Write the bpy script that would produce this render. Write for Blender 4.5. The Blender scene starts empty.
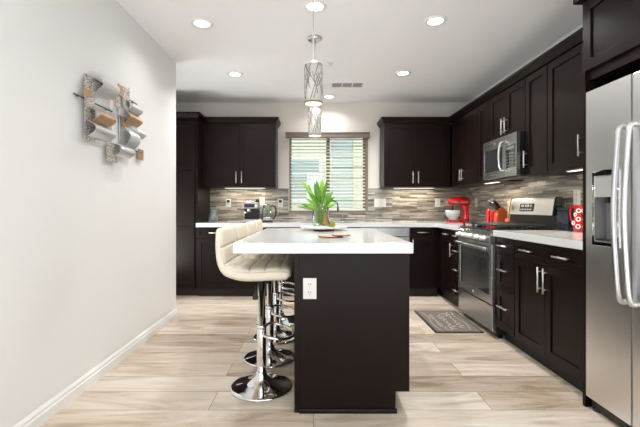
import bpy, bmesh, math, random
from mathutils import Vector, Matrix
PI = math.pi
random.seed(7)
S = bpy.context.scene
C = S.collection

# ------------------------------------------------------------------ camera
cam_d = bpy.data.cameras.new('camera')
cam = bpy.data.objects.new('camera', cam_d)
C.objects.link(cam)
cam.location = (0, 0, 1.102)
cam.rotation_euler = (PI / 2, 0, 0)
cam_d.sensor_width = 36.0
cam_d.lens = 385.2 / 640 * 36
cam_d.shift_x = 0.0100
cam_d.shift_y = -0.0089
cam_d.clip_start = 0.02
S.camera = cam

# ------------------------------------------------------------------ world, exposure
w = bpy.data.worlds.new('daylight')
S.world = w
w.use_nodes = True
bg = w.node_tree.nodes['Background']
bg.inputs[0].default_value = (0.80, 0.90, 1.0, 1)
bg.inputs[1].default_value = 1.3
S.view_settings.view_transform = 'Standard'
S.view_settings.look = 'None'
S.view_settings.exposure = 0.03
S.view_settings.gamma = 1.0
S.view_settings.use_curve_mapping = False
S.cycles.use_denoising = True
S.cycles.max_bounces = 8
S.cycles.sample_clamp_indirect = 6.0
S.cycles.caustics_reflective = False
S.cycles.caustics_refractive = False


def area(name, loc, rot, sx, sy, power, col=(1, 1, 1), shape='RECTANGLE', spread=PI):
    d = bpy.data.lights.new(name, 'AREA')
    d.shape = shape
    d.size = sx
    if shape == 'RECTANGLE':
        d.size_y = sy
    d.energy = power
    d.color = col
    d.spread = spread
    o = bpy.data.objects.new(name, d)
    C.objects.link(o)
    o.location = loc
    o.rotation_euler = rot
    return o


# fill lamps added out of view, standing for daylight through rear and side openings
area('rear_fill_lamp', (0.35, -3.90, 1.25), (PI / 2, 0, 0), 3.2, 2.2, 5, (0.93, 0.97, 1.0))
area('side_fill_lamp', (2.10, -1.35, 1.35), (0, PI / 2, 0), 1.7, 2.1, 12, (0.95, 0.98, 1.0))
# upward fill lamp added behind the camera to brighten the ceiling
area('ceiling_fill_lamp', (0.1, -1.9, 0.22), (PI, 0, 0), 3.2, 3.6, 135, (0.91, 0.955, 1.0))
# lamp added in the hidden alcove to lift the far floor and ceiling
area('alcove_fill_lamp', (-2.22, 4.33, 0.95), (0, -PI / 2 - math.radians(32), 0), 1.5, 0.75, 27, (0.94, 0.97, 1.0))
sun = bpy.data.lights.new('sun', 'SUN')
sun.energy = 2.0
sun.angle = 0.05
sun_o = bpy.data.objects.new('sun', sun)
C.objects.link(sun_o)
sun_o.rotation_euler = (math.radians(38), 0, math.radians(-18))

# ------------------------------------------------------------------ materials


def newmat(name):
    m = bpy.data.materials.new(name)
    m.use_nodes = True
    return m, m.node_tree, m.node_tree.nodes['Principled BSDF']


def srgb(r, g, b):
    f = lambda c: (c / 255 / 12.92) if c / 255 <= 0.04045 else ((c / 255 + 0.055) / 1.055) ** 2.4
    return (f(r), f(g), f(b), 1)


def mat(name, col, rough=0.5, metal=0.0, bump=0.0, bscale=40, var=0.0, stretch=(1, 1, 1), coat=0.0, spec=None, trans=0.0, emit=None, estr=0.0):
    m, t, p = newmat(name)
    N = t.nodes
    L = t.links
    p.inputs['Base Color'].default_value = col
    p.inputs['Roughness'].default_value = rough
    p.inputs['Metallic'].default_value = metal
    p.inputs['Coat Weight'].default_value = coat
    p.inputs['Transmission Weight'].default_value = trans
    if spec is not None:
        p.inputs['Specular IOR Level'].default_value = spec
    if emit:
        p.inputs['Emission Color'].default_value = emit
        p.inputs['Emission Strength'].default_value = estr
    tc = N.new('ShaderNodeTexCoord')
    mp = N.new('ShaderNodeMapping')
    mp.inputs['Scale'].default_value = stretch
    L.new(tc.outputs['Object'], mp.inputs[0])
    nz = N.new('ShaderNodeTexNoise')
    nz.inputs['Scale'].default_value = bscale
    nz.inputs['Detail'].default_value = 3
    L.new(mp.outputs[0], nz.inputs['Vector'])
    if var > 0:
        mx = N.new('ShaderNodeMix')
        mx.data_type = 'RGBA'
        a = [max(0, c * (1 - var)) for c in col[:3]] + [1]
        b = [min(1, c * (1 + var)) for c in col[:3]] + [1]
        mx.inputs[6].default_value = a
        mx.inputs[7].default_value = b
        L.new(nz.outputs[0], mx.inputs[0])
        L.new(mx.outputs[2], p.inputs['Base Color'])
    if bump > 0:
        bp = N.new('ShaderNodeBump')
        bp.inputs['Strength'].default_value = bump
        bp.inputs['Distance'].default_value = 0.002
        L.new(nz.outputs[0], bp.inputs['Height'])
        L.new(bp.outputs[0], p.inputs['Normal'])
    return m


def ramp(N, stops):
    r = N.new('ShaderNodeValToRGB')
    e = r.color_ramp.elements
    while len(e) > 1:
        e.remove(e[0])
    e[0].position = stops[0][0]
    e[0].color = stops[0][1]
    for pos, c in stops[1:]:
        x = e.new(pos)
        x.color = c
    return r


def floor_mat():
    m, t, p = newmat('greige_oak_planks')
    N, L = t.nodes, t.links
    tc = N.new('ShaderNodeTexCoord')
    br = N.new('ShaderNodeTexBrick')
    br.offset = 0.37
    br.offset_frequency = 2
    br.inputs['Scale'].default_value = 1.0
    br.inputs['Brick Width'].default_value = 1.55
    br.inputs['Row Height'].default_value = 0.21
    br.inputs['Mortar Size'].default_value = 0.0016
    br.inputs['Mortar Smooth'].default_value = 0.0
    br.inputs['Bias'].default_value = 0.0
    br.inputs['Color1'].default_value = (0, 0, 0, 1)
    br.inputs['Color2'].default_value = (1, 1, 1, 1)
    br.inputs['Mortar'].default_value = (0.5, 0.5, 0.5, 1)
    L.new(tc.outputs['Object'], br.inputs['Vector'])
    # shift the grain from plank to plank
    add = N.new('ShaderNodeVectorMath')
    add.operation = 'MULTIPLY_ADD'
    L.new(br.outputs['Color'], add.inputs[0])
    add.inputs[1].default_value = (7, 5, 9)
    L.new(tc.outputs['Object'], add.inputs[2])
    mp = N.new('ShaderNodeMapping')
    mp.inputs['Scale'].default_value = (1.0, 5.5, 1.0)
    L.new(add.outputs[0], mp.inputs[0])
    n1 = N.new('ShaderNodeTexNoise')
    n1.inputs['Scale'].default_value = 1.5
    n1.inputs['Detail'].default_value = 6
    n1.inputs['Roughness'].default_value = 0.62
    n1.inputs['Distortion'].default_value = 1.2
    L.new(mp.outputs[0], n1.inputs['Vector'])
    mp2 = N.new('ShaderNodeMapping')
    mp2.inputs['Scale'].default_value = (2.0, 60.0, 1.0)
    L.new(add.outputs[0], mp2.inputs[0])
    n2 = N.new('ShaderNodeTexNoise')
    n2.inputs['Scale'].default_value = 2.0
    n2.inputs['Detail'].default_value = 4
    L.new(mp2.outputs[0], n2.inputs['Vector'])
    pl = ramp(N, [(0.0, srgb(140, 116, 94)), (0.22, srgb(202, 182, 160)), (0.45, srgb(232, 222, 208)), (0.62, srgb(206, 188, 166)), (0.8, srgb(228, 216, 200)), (1.0, srgb(160, 138, 116))])
    L.new(br.outputs['Color'], pl.inputs[0])
    g1 = ramp(N, [(0.28, srgb(104, 82, 64)), (0.39, srgb(172, 148, 125)), (0.50, srgb(220, 205, 186)), (0.68, srgb(246, 240, 230))])
    L.new(n1.outputs[0], g1.inputs[0])
    mx = N.new('ShaderNodeMix')
    mx.data_type = 'RGBA'
    mx.blend_type = 'MIX'
    mx.inputs[0].default_value = 0.48
    L.new(pl.outputs[0], mx.inputs[6])
    L.new(g1.outputs[0], mx.inputs[7])
    g2 = ramp(N, [(0.3, (0.72, 0.70, 0.67, 1)), (0.6, (1, 1, 1, 1))])
    L.new(n2.outputs[0], g2.inputs[0])
    mx2 = N.new('ShaderNodeMix')
    mx2.data_type = 'RGBA'
    mx2.blend_type = 'MULTIPLY'
    mx2.inputs[0].default_value = 0.40
    L.new(mx.outputs[2], mx2.inputs[6])
    L.new(g2.outputs[0], mx2.inputs[7])
    mx3 = N.new('ShaderNodeMix')
    mx3.data_type = 'RGBA'
    L.new(br.outputs['Fac'], mx3.inputs[0])
    L.new(mx2.outputs[2], mx3.inputs[6])
    mx3.inputs[7].default_value = srgb(120, 100, 82)
    L.new(mx3.outputs[2], p.inputs['Base Color'])
    rr = N.new('ShaderNodeMapRange')
    rr.inputs['To Min'].default_value = 0.30
    rr.inputs['To Max'].default_value = 0.48
    L.new(n1.outputs[0], rr.inputs[0])
    L.new(rr.outputs[0], p.inputs['Roughness'])
    bp = N.new('ShaderNodeBump')
    bp.inputs['Strength'].default_value = 0.15
    bp.inputs['Distance'].default_value = 0.001
    L.new(n2.outputs[0], bp.inputs['Height'])
    L.new(bp.outputs[0], p.inputs['Normal'])
    return m


def tile_mat(name, swap):
    """linear stone-and-glass mosaic; swap = which object axis runs along the wall"""
    m, t, p = newmat(name)
    N, L = t.nodes, t.links
    tc = N.new('ShaderNodeTexCoord')
    sp = N.new('ShaderNodeSeparateXYZ')
    L.new(tc.outputs['Object'], sp.inputs[0])
    cb = N.new('ShaderNodeCombineXYZ')
    L.new(sp.outputs[swap], cb.inputs[0])
    L.new(sp.outputs['Z'], cb.inputs[1])
    br = N.new('ShaderNodeTexBrick')
    br.offset = 0.43
    br.offset_frequency = 2
    br.squash = 0.6
    br.squash_frequency = 3
    br.inputs['Scale'].default_value = 1.0
    br.inputs['Brick Width'].default_value = 0.24
    br.inputs['Row Height'].default_value = 0.0185
    br.inputs['Mortar Size'].default_value = 0.0011
    br.inputs['Mortar Smooth'].default_value = 0.1
    br.inputs['Color1'].default_value = (0, 0, 0, 1)
    br.inputs['Color2'].default_value = (1, 1, 1, 1)
    br.inputs['Mortar'].default_value = (0.3, 0.3, 0.3, 1)
    L.new(cb.outputs[0], br.inputs['Vector'])
    rp = ramp(N, [(0.0, srgb(58, 52, 48)), (0.22, srgb(104, 96, 88)), (0.42, srgb(176, 170, 158)), (0.58, srgb(112, 107, 100)),
                  (0.75, srgb(222, 217, 206)), (1.0, srgb(80, 74, 68))])
    L.new(br.outputs['Color'], rp.inputs[0])
    mp = N.new('ShaderNodeMapping')
    mp.inputs['Scale'].default_value = (3.0, 34.0, 1)
    L.new(cb.outputs[0], mp.inputs[0])
    nz = N.new('ShaderNodeTexNoise')
    nz.inputs['Scale'].default_value = 1.0
    nz.inputs['Detail'].default_value = 4
    L.new(mp.outputs[0], nz.inputs['Vector'])
    g = ramp(N, [(0.36, srgb(50, 44, 40)), (0.5, srgb(122, 115, 106)), (0.64, srgb(206, 199, 188))])
    L.new(nz.outputs[0], g.inputs[0])
    mx = N.new('ShaderNodeMix')
    mx.data_type = 'RGBA'
    mx.inputs[0].default_value = 0.38
    L.new(rp.outputs[0], mx.inputs[6])
    L.new(g.outputs[0], mx.inputs[7])
    mo = N.new('ShaderNodeMix')
    mo.data_type = 'RGBA'
    L.new(br.outputs['Fac'], mo.inputs[0])
    L.new(mx.outputs[2], mo.inputs[6])
    mo.inputs[7].default_value = srgb(120, 112, 100)
    L.new(mo.outputs[2], p.inputs['Base Color'])
    p.inputs['Roughness'].default_value = 0.28
    bp = N.new('ShaderNodeBump')
    bp.inputs['Strength'].default_value = 0.4
    bp.inputs['Distance'].default_value = 0.0015
    bp.invert = True
    L.new(br.outputs['Fac'], bp.inputs['Height'])
    L.new(bp.outputs[0], p.inputs['Normal'])
    return m


def steel_mat(name, col, rough, axis='Z'):
    m, t, p = newmat(name)
    N, L = t.nodes, t.links
    p.inputs['Base Color'].default_value = col
    p.inputs['Metallic'].default_value = 1.0
    tc = N.new('ShaderNodeTexCoord')
    mp = N.new('ShaderNodeMapping')
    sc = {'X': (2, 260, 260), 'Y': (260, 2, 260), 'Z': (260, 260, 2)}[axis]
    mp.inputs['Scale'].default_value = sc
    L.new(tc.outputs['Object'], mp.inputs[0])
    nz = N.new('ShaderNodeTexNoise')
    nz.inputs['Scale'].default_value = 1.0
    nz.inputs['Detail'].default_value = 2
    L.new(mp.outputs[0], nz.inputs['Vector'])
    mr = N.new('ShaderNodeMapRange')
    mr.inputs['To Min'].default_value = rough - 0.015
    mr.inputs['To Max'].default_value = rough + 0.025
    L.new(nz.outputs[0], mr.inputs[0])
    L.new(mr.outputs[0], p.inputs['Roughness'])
    bp = N.new('ShaderNodeBump')
    bp.inputs['Strength'].default_value = 0.02
    bp.inputs['Distance'].default_value = 0.0005
    L.new(nz.outputs[0], bp.inputs['Height'])
    return m


def pattern_mat(name, base, dark, scale, rough, metal):
    """etched maze-like metal of the wall sculpture"""
    m, t, p = newmat(name)
    N, L = t.nodes, t.links
    tc = N.new('ShaderNodeTexCoord')
    vo = N.new('ShaderNodeTexVoronoi')
    vo.feature = 'DISTANCE_TO_EDGE'
    vo.inputs['Scale'].default_value = scale
    L.new(tc.outputs['Object'], vo.inputs['Vector'])
    r = ramp(N, [(0.0, dark), (0.09, dark), (0.14, base)])
    L.new(vo.outputs['Distance'], r.inputs[0])
    L.new(r.outputs[0], p.inputs['Base Color'])
    p.inputs['Roughness'].default_value = rough
    p.inputs['Metallic'].default_value = metal
    return m


M = {}
M['wall'] = mat('warm_white_wall_paint', srgb(236, 235, 233), 0.85, bump=0.08, bscale=220)
M['wallfar'] = mat('light_greige_wall_paint', srgb(236, 229, 221), 0.85, bump=0.08, bscale=220)
M['ceil'] = mat('white_ceiling_paint', srgb(250, 250, 250), 0.9, bump=0.06, bscale=180)
M['trim'] = mat('white_semigloss_trim', srgb(246, 245, 243), 0.35)
M['floor'] = floor_mat()
M['tile_x'] = tile_mat('linear_mosaic_back', 'X')
M['tile_y'] = tile_mat('linear_mosaic_right', 'Y')
M['cab'] = mat('espresso_cabinet_wood', srgb(25, 15, 13), 0.34, bump=0.05, bscale=12, var=0.2, stretch=(9, 9, 1), spec=0.16)
M['cabdark'] = mat('espresso_toe_kick', srgb(26, 21, 20), 0.6)
M['nickel'] = mat('brushed_nickel', (0.78, 0.76, 0.73, 1), 0.28, 1.0)
M['satin'] = mat('satin_steel_handle', (0.60, 0.60, 0.61, 1), 0.30, 1.0)
M['quartz'] = mat('white_quartz', srgb(222, 223, 224), 0.10, var=0.02, bscale=60, spec=0.6)
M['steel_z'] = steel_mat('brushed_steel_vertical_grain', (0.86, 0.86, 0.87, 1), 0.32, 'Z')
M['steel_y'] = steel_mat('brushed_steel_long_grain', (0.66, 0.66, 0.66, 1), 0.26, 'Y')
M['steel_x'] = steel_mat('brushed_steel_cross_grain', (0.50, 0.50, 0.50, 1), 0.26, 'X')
M['bright_steel'] = mat('bright_brushed_steel', (0.86, 0.85, 0.83, 1), 0.42, 0.85)
M['chrome'] = mat('polished_chrome', (0.86, 0.86, 0.87, 1), 0.05, 1.0)
M['black'] = mat('matte_black_enamel', (0.012, 0.012, 0.013, 1), 0.45)
M['blackgloss'] = mat('black_gloss', (0.010, 0.010, 0.012, 1), 0.06, coat=0.5)
M['iron'] = mat('cast_iron', (0.02, 0.02, 0.021, 1), 0.55, bump=0.2, bscale=200)
M['leather'] = mat('ivory_leatherette', srgb(233, 223, 205), 0.42, bump=0.12, bscale=350, var=0.02)
M['leathergr'] = mat('ivory_leatherette_underside', srgb(226, 214, 192), 0.5)
M['white'] = mat('white_plastic', srgb(222, 221, 218), 0.35)
M['ceramic'] = mat('white_ceramic_glaze', srgb(247, 246, 242), 0.15)
M['slot'] = mat('dark_outlet_slots', (0.05, 0.05, 0.05, 1), 0.6)
M['bronze'] = mat('taupe_window_frame', srgb(128, 114, 100), 0.55)
M['valance'] = mat('taupe_valance', srgb(122, 110, 99), 0.55, var=0.12, stretch=(1, 20, 20), bscale=8)
M['slat'] = mat('cream_blind_slat', srgb(232, 232, 218), 0.5)
M['cord'] = mat('cream_cord', srgb(200, 198, 184), 0.8)
M['red'] = mat('glossy_red_enamel', srgb(172, 8, 16), 0.14, coat=0.6)
M['orange'] = mat('glossy_orange_enamel', srgb(204, 78, 42), 0.2, coat=0.4)
M['wood'] = mat('cherry_wood', srgb(164, 78, 36), 0.4, var=0.25, bscale=8, stretch=(1, 1, 8))
M['palewood'] = mat('pale_beech', srgb(222, 200, 170), 0.5, var=0.1, bscale=12)
M['slice'] = mat('brown_slice_wood', srgb(196, 164, 138), 0.55, var=0.3, bscale=22)
M['bark'] = mat('dark_bark', srgb(128, 100, 78), 0.8, bump=0.6, bscale=60)
M['leaf'] = mat('fresh_green_leaf', srgb(88, 142, 34), 0.42, var=0.35, bscale=9)
M['leaflt'] = mat('young_green_leaf', srgb(142, 188, 62), 0.42, var=0.3, bscale=9)
M['stem'] = mat('green_stem', srgb(120, 150, 50), 0.5)
M['amber'] = mat('amber_gourd', srgb(206, 140, 44), 0.3, var=0.2, bscale=20)
M['pear'] = mat('green_pear', srgb(132, 140, 30), 0.35, var=0.3, bscale=25)
M['copper'] = mat('champagne_copper', srgb(190, 154, 120), 0.36, 0.45, bump=0.1, bscale=60, var=0.08)
M['silverart'] = mat('satin_silver', srgb(212, 212, 214), 0.30, 0.5, bump=0.08, bscale=70)
M['pinkart'] = mat('satin_rose_silver', srgb(222, 212, 206), 0.34, 0.4)
M['etched'] = pattern_mat('etched_silver', srgb(226, 222, 216), srgb(142, 132, 122), 70, 0.4, 0.25)
M['bar_dark'] = mat('dark_iron_rod', srgb(96, 88, 82), 0.4, 0.8)
M['mat_base'] = mat('charcoal_mat', srgb(118, 108, 101), 0.85, bump=0.5, bscale=300, var=0.15)
M['mat_edge'] = mat('dark_mat_border', srgb(58, 50, 47), 0.85, bump=0.5, bscale=300)
M['mat_script'] = mat('pale_mat_script', srgb(188, 178, 166), 0.85, var=0.2, bscale=60)
M['sea'] = mat('stucco_cream', srgb(236, 232, 208), 0.9, bump=0.2, bscale=40)
M['siding'] = mat('blue_grey_siding', srgb(198, 206, 204), 0.8)
M['lawn'] = mat('garden_ground', srgb(150, 160, 130), 0.95, var=0.2, bscale=8)
M['extglass'] = mat('blue_window_glass', srgb(172, 186, 192), 0.25)
M['bluebox'] = mat('deep_blue_black_glaze', (0.012, 0.016, 0.03, 1), 0.10, coat=0.5)
M['vent'] = mat('grey_vent_slots', srgb(120, 120, 120), 0.6)
M['purple'] = mat('purple_plug', srgb(96, 80, 150), 0.5)


def glass_mat(name, col, rough=0.0, ior=1.45):
    m, t, p = newmat(name)
    N, L = t.nodes, t.links
    p.inputs['Base Color'].default_value = col
    p.inputs['Transmission Weight'].default_value = 1.0
    p.inputs['Roughness'].default_value = rough
    p.inputs['IOR'].default_value = ior
    return m




def thin_glass(name, col, gl):
    m, t, p = newmat(name)
    N, L = t.nodes, t.links
    tr = N.new('ShaderNodeBsdfTransparent')
    tr.inputs[0].default_value = col
    go = N.new('ShaderNodeBsdfGlossy')
    go.inputs['Roughness'].default_value = 0.03
    fz = N.new('ShaderNodeLayerWeight')
    fz.inputs['Blend'].default_value = gl
    ms = N.new('ShaderNodeMixShader')
    L.new(fz.outputs['Facing'], ms.inputs[0])
    L.new(tr.outputs[0], ms.inputs[1])
    L.new(go.outputs[0], ms.inputs[2])
    L.new(ms.outputs[0], N['Material Output'].inputs[0])
    return m


M['glass'] = thin_glass('clear_glass', (0.93, 0.97, 0.95, 1), 0.25)
M['pane'] = thin_glass('window_glass', (0.95, 0.98, 0.97, 1), 0.04)
M['smoke'] = mat('dark_oven_glass', (0.03, 0.032, 0.035, 1), 0.07, coat=0.3)


def emis(name, col, s):
    m, t, p = newmat(name)
    p.inputs['Base Color'].default_value = (0.55, 0.55, 0.53, 1)
    p.inputs['Emission Color'].default_value = col
    p.inputs['Emission Strength'].default_value = s
    return m


M['lamp'] = emis('downlight_glow', (1, 0.97, 0.92, 1), 6.0)
M['bulb'] = emis('warm_bulb_glow', (1, 0.84, 0.58, 1), 2.5)
M['strip'] = emis('warm_led_strip', (1, 0.92, 0.80, 1), 2.0)
M['shade'] = emis('lit_white_glass_shade', (1, 0.90, 0.72, 1), 0.10)
M['lattice'] = mat('burnished_chrome_lattice', (0.22, 0.20, 0.17, 1), 0.5, 0.0)
M['digits'] = emis('pale_display_digits', (0.75, 0.85, 0.9, 1), 0.5)

# ------------------------------------------------------------------ mesh helpers


class B:
    """collects shapes into one bmesh"""

    def __init__(self):
        self.bm = bmesh.new()
        self.mats = []

    def _mi(self, m):
        if m is None:
            return 0
        if m not in self.mats:
            self.mats.append(m)
        return self.mats.index(m)

    def _take(self, before, m, smooth=False):
        i = self._mi(m)
        for f in self.bm.faces:
            if f.index == -1 or f not in before:
                f.material_index = i
                if smooth:
                    f.smooth = True

    def box(self, x0, x1, y0, y1, z0, z1, m=None, bev=0.0, mt=None):
        i = self._mi(m)
        t = bmesh.new()
        bmesh.ops.create_cube(t, size=1)
        for v in t.verts:
            v.co = Vector(((x0 + x1) / 2 + v.co.x * (x1 - x0), (y0 + y1) / 2 + v.co.y * (y1 - y0), (z0 + z1) / 2 + v.co.z * (z1 - z0)))
        if bev > 0:
            bmesh.ops.bevel(t, geom=t.edges[:], offset=bev, segments=2, affect='EDGES', profile=0.6)
        self._join(t, i, mt)
        return self

    def _join(self, t, i, mt=None, smooth=False):
        if mt is not None:
            bmesh.ops.transform(t, matrix=mt, verts=t.verts)
        t.verts.index_update()
        vs = [self.bm.verts.new(v.co) for v in t.verts]
        for f in t.faces:
            try:
                g = self.bm.faces.new([vs[v.index] for v in f.verts])
                g.material_index = i
                g.smooth = smooth or f.smooth
            except ValueError:
                pass
        t.free()

    def lathe(self, prof, n=32, m=None, c=(0, 0, 0), mt=None, smooth=True):
        """prof: list of (r, z) from bottom to top"""
        i = self._mi(m)
        t = bmesh.new()
        rings = []
        for r, z in prof:
            if r < 1e-6:
                rings.append([t.verts.new((c[0], c[1], c[2] + z))])
            else:
                rings.append([t.verts.new((c[0] + r * math.cos(2 * PI * k / n), c[1] + r * math.sin(2 * PI * k / n), c[2] + z)) for k in range(n)])
        for a, b in zip(rings, rings[1:]):
            for k in range(n):
                k2 = (k + 1) % n
                if len(a) == 1 and len(b) == 1:
                    continue
                if len(a) == 1:
                    fv = [a[0], b[k2], b[k]]
                elif len(b) == 1:
                    fv = [a[k], a[k2], b[0]]
                else:
                    fv = [a[k], a[k2], b[k2], b[k]]
                t.faces.new(fv)
        for f in t.faces:
            f.smooth = smooth
        bmesh.ops.recalc_face_normals(t, faces=t.faces[:])
        self._join(t, i, mt)
        return self

    def cyl(self, r, z0, z1, n=32, m=None, c=(0, 0), bev=0.0, mt=None):
        b = bev
        if b > 0:
            pr = [(0, z0), (r - b, z0), (r - b * .3, z0 + b * .3), (r, z0 + b), (r, z1 - b), (r - b * .3, z1 - b * .3), (r - b, z1), (0, z1)]
        else:
            pr = [(0, z0), (r, z0), (r, z0), (r, z1), (r, z1), (0, z1)]
        i = self._mi(m)
        t = bmesh.new()
        T = B()
        T.bm.free()
        T.bm = t
        T.lathe(pr, n, None, (c[0], c[1], 0))
        for f in t.faces:
            f.smooth = abs(f.normal.z) < 0.9
        self._join(t, i, mt)
        return self

    def tube(self, pts, r, n=10, m=None, closed=False, mt=None, rads=None):
        i = self._mi(m)
        t = bmesh.new()
        P = [Vector(p) for p in pts]
        k = len(P)
        rings = []
        prev = None
        for a in range(k):
            if closed:
                d = (P[(a + 1) % k] - P[a - 1])
            else:
                d = P[min(a + 1, k - 1)] - P[max(a - 1, 0)]
            d.normalize()
            if prev is None:
                up = Vector((0, 0, 1)) if abs(d.z) < 0.9 else Vector((1, 0, 0))
                u = d.cross(up).normalized()
            else:
                u = prev - d * prev.dot(d)
                u.normalize()
            prev = u
            v = d.cross(u)
            rr = rads[a] if rads else r
            rings.append([t.verts.new(P[a] + u * math.cos(2 * PI * q / n) * rr + v * math.sin(2 * PI * q / n) * rr) for q in range(n)])
        rng = range(k) if closed else range(k - 1)
        for a in rng:
            A, Bb = rings[a], rings[(a + 1) % k]
            for q in range(n):
                t.faces.new([A[q], A[(q + 1) % n], Bb[(q + 1) % n], Bb[q]])
        if not closed:
            t.faces.new(rings[0][::-1])
            t.faces.new(rings[-1])
        for f in t.faces:
            f.smooth = len(f.verts) == 4
        bmesh.ops.recalc_face_normals(t, faces=t.faces[:])
        self._join(t, i, mt)
        return self

    def prism(self, poly, a0, a1, axis='y', m=None, mt=None, bev=0.0, smooth=False):
        """polygon in the plane across `axis`, extruded from a0 to a1.  axis y: poly=(x,z); x: (y,z); z: (x,y)"""
        i = self._mi(m)
        t = bmesh.new()
        f3 = {'y': lambda p, a: (p[0], a, p[1]), 'x': lambda p, a: (a, p[0], p[1]), 'z': lambda p, a: (p[0], p[1], a)}[axis]
        A = [t.verts.new(f3(p, a0)) for p in poly]
        Bv = [t.verts.new(f3(p, a1)) for p in poly]
        t.faces.new(A)
        t.faces.new(Bv[::-1])
        n = len(poly)
        for k in range(n):
            f = t.faces.new([A[k], Bv[k], Bv[(k + 1) % n], A[(k + 1) % n]])
            f.smooth = smooth
        bmesh.ops.recalc_face_normals(t, faces=t.faces[:])
        if bev > 0:
            bmesh.ops.bevel(t, geom=t.edges[:], offset=bev, segments=2, affect='EDGES')
        self._join(t, i, mt)
        return self

    def sweep(self, path, prof, m=None):
        """mitred sweep of profile (out, z) along a horizontal polyline; out = to the right of travel"""
        i = self._mi(m)
        t = bmesh.new()
        P = [Vector((p[0], p[1])) for p in path]
        rings = []
        for k, p in enumerate(P):
            d0 = (p - P[k - 1]).normalized() if k > 0 else None
            d1 = (P[k + 1] - p).normalized() if k < len(P) - 1 else None
            n0 = Vector((d0.y, -d0.x)) if d0 else None
            n1 = Vector((d1.y, -d1.x)) if d1 else None
            if n0 and n1:
                b = (n0 + n1)
                b = b / b.dot(n0)
            else:
                b = n0 or n1
            rings.append([t.verts.new((p.x + b.x * o, p.y + b.y * o, z)) for o, z in prof])
        n = len(prof)
        for a, b in zip(rings, rings[1:]):
            for q in range(n):
                t.faces.new([a[q], a[(q + 1) % n], b[(q + 1) % n], b[q]])
        t.faces.new(rings[0][::-1])
        t.faces.new(rings[-1])
        bmesh.ops.recalc_face_normals(t, faces=t.faces[:])
        self._join(t, i)
        return self

    def grid(self, rows, m=None, mt=None, smooth=True, loop_u=False):
        i = self._mi(m)
        t = bmesh.new()
        R = [[t.verts.new(p) for p in row] for row in rows]
        for a, b in zip(R, R[1:]):
            n = len(a)
            for q in range(n if loop_u else n - 1):
                t.faces.new([a[q], a[(q + 1) % n], b[(q + 1) % n], b[q]])
        if loop_u:
            t.faces.new(R[0][::-1])
            t.faces.new(R[-1])
        for f in t.faces:
            f.smooth = smooth
        bmesh.ops.recalc_face_normals(t, faces=t.faces[:])
        self._join(t, i, mt)
        return self

    def sphere(self, r, c, m=None, sc=(1, 1, 1), n=20, mt=None):
        pr = [(r * math.sin(PI * k / 12), -r * math.cos(PI * k / 12)) for k in range(13)]
        pr[0] = (0, -r)
        pr[-1] = (0, r)
        mm = Matrix.Translation(c) @ Matrix.Diagonal((sc[0], sc[1], sc[2], 1))
        if mt is not None:
            mm = mt @ mm
        return self.lathe(pr, n, m, (0, 0, 0), mm)


def obj(name, b, m=None, parent=None, label=None, loc=None):
    me = bpy.data.meshes.new(name)
    b.bm.to_mesh(me)
    b.bm.free()
    if b.mats:
        for x in b.mats:
            me.materials.append(x)
    else:
        me.materials.append(m)
    o = bpy.data.objects.new(name, me)
    C.objects.link(o)
    if loc:
        o.location = loc
    if parent:
        o.parent = parent
    if label:
        o['label'] = label
    return o


def tag(o, label, cat, group=None, kind=None):
    o['label'] = label
    o['category'] = cat
    if group:
        o['group'] = group
    if kind:
        o['kind'] = kind
    return o


def thing(name, label, cat, loc=(0, 0, 0), rz=0, group=None):
    o = bpy.data.objects.new(name, None)
    C.objects.link(o)
    o.empty_display_size = 0.1
    o.location = loc
    o.rotation_euler = (0, 0, rz)
    return tag(o, label, cat, group)


def struct(name, b, m=None, parent=None):
    o = obj(name, b, m, parent)
    if parent is None:
        o['kind'] = 'structure'
        o['label'] = name.replace('_', ' ')
    return o


def kids(o):
    return [c for c in C.objects if c.parent == o]


def dup(root, loc, rz, label, group=None):
    def rec(o, par):
        c = o.copy()
        C.objects.link(c)
        if par:
            c.parent = par
        for ch in kids(o):
            rec(ch, c)
        return c
    ks = {}
    r = rec(root, None)
    r.location = loc
    r.rotation_euler = (0, 0, rz)
    r['label'] = label
    if group:
        r['group'] = group
    return r


# ------------------------------------------------------------------ dimensions
WY, WXR, WXL = 5.37, 2.144, -1.396
HC = 2.57
YR = -4.0
XA = -2.30
ZC, ZS = 0.915, 0.865

# ------------------------------------------------------------------ room shell
struct('floor', B().box(XA - .1, 2.35, YR, 5.6, -0.08, 0), M['floor'])
struct('ceiling', B().box(XA - .1, 2.35, YR, 5.6, HC, HC + 0.12), M['ceil'])
b = B()
b.box(XA, WXL, YR, 3.907, 0, HC)
wl = struct('wall_left', b, M['wall'])
struct('wall_alcove', B().box(XA - .1, XA, 3.907, WY, 0, HC), M['wallfar'])
# back wall with the window opening
wx0, wx1, wz0, wz1 = -0.335, 0.735, 1.045, 2.135
b = B()
b.box(XA - .1, wx0, WY, WY + .16, 0, HC)
b.box(wx1, 2.35, WY, WY + .16, 0, HC)
b.box(wx0, wx1, WY, WY + .16, 0, wz0)
b.box(wx0, wx1, WY, WY + .16, wz1, HC)
struct('wall_back', b, M['wallfar'])
b = B()
b.box(WXR, WXR + .16, -0.45, WY, 0, HC)
b.box(WXR, WXR + .16, YR, -2.25, 0, HC)
b.box(WXR, WXR + .16, -2.25, -0.45, 0, .25)
b.box(WXR, WXR + .16, -2.25, -0.45, 2.4, HC)
struct('wall_right', b, M['wall'])
b = B()
b.box(XA, -1.30, YR - .16, YR, 0, HC)
b.box(2.0, 2.35, YR - .16, YR, 0, HC)
b.box(-1.30, 2.0, YR - .16, YR, 2.35, HC)
struct('wall_rear', b, M['wall'])
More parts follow.
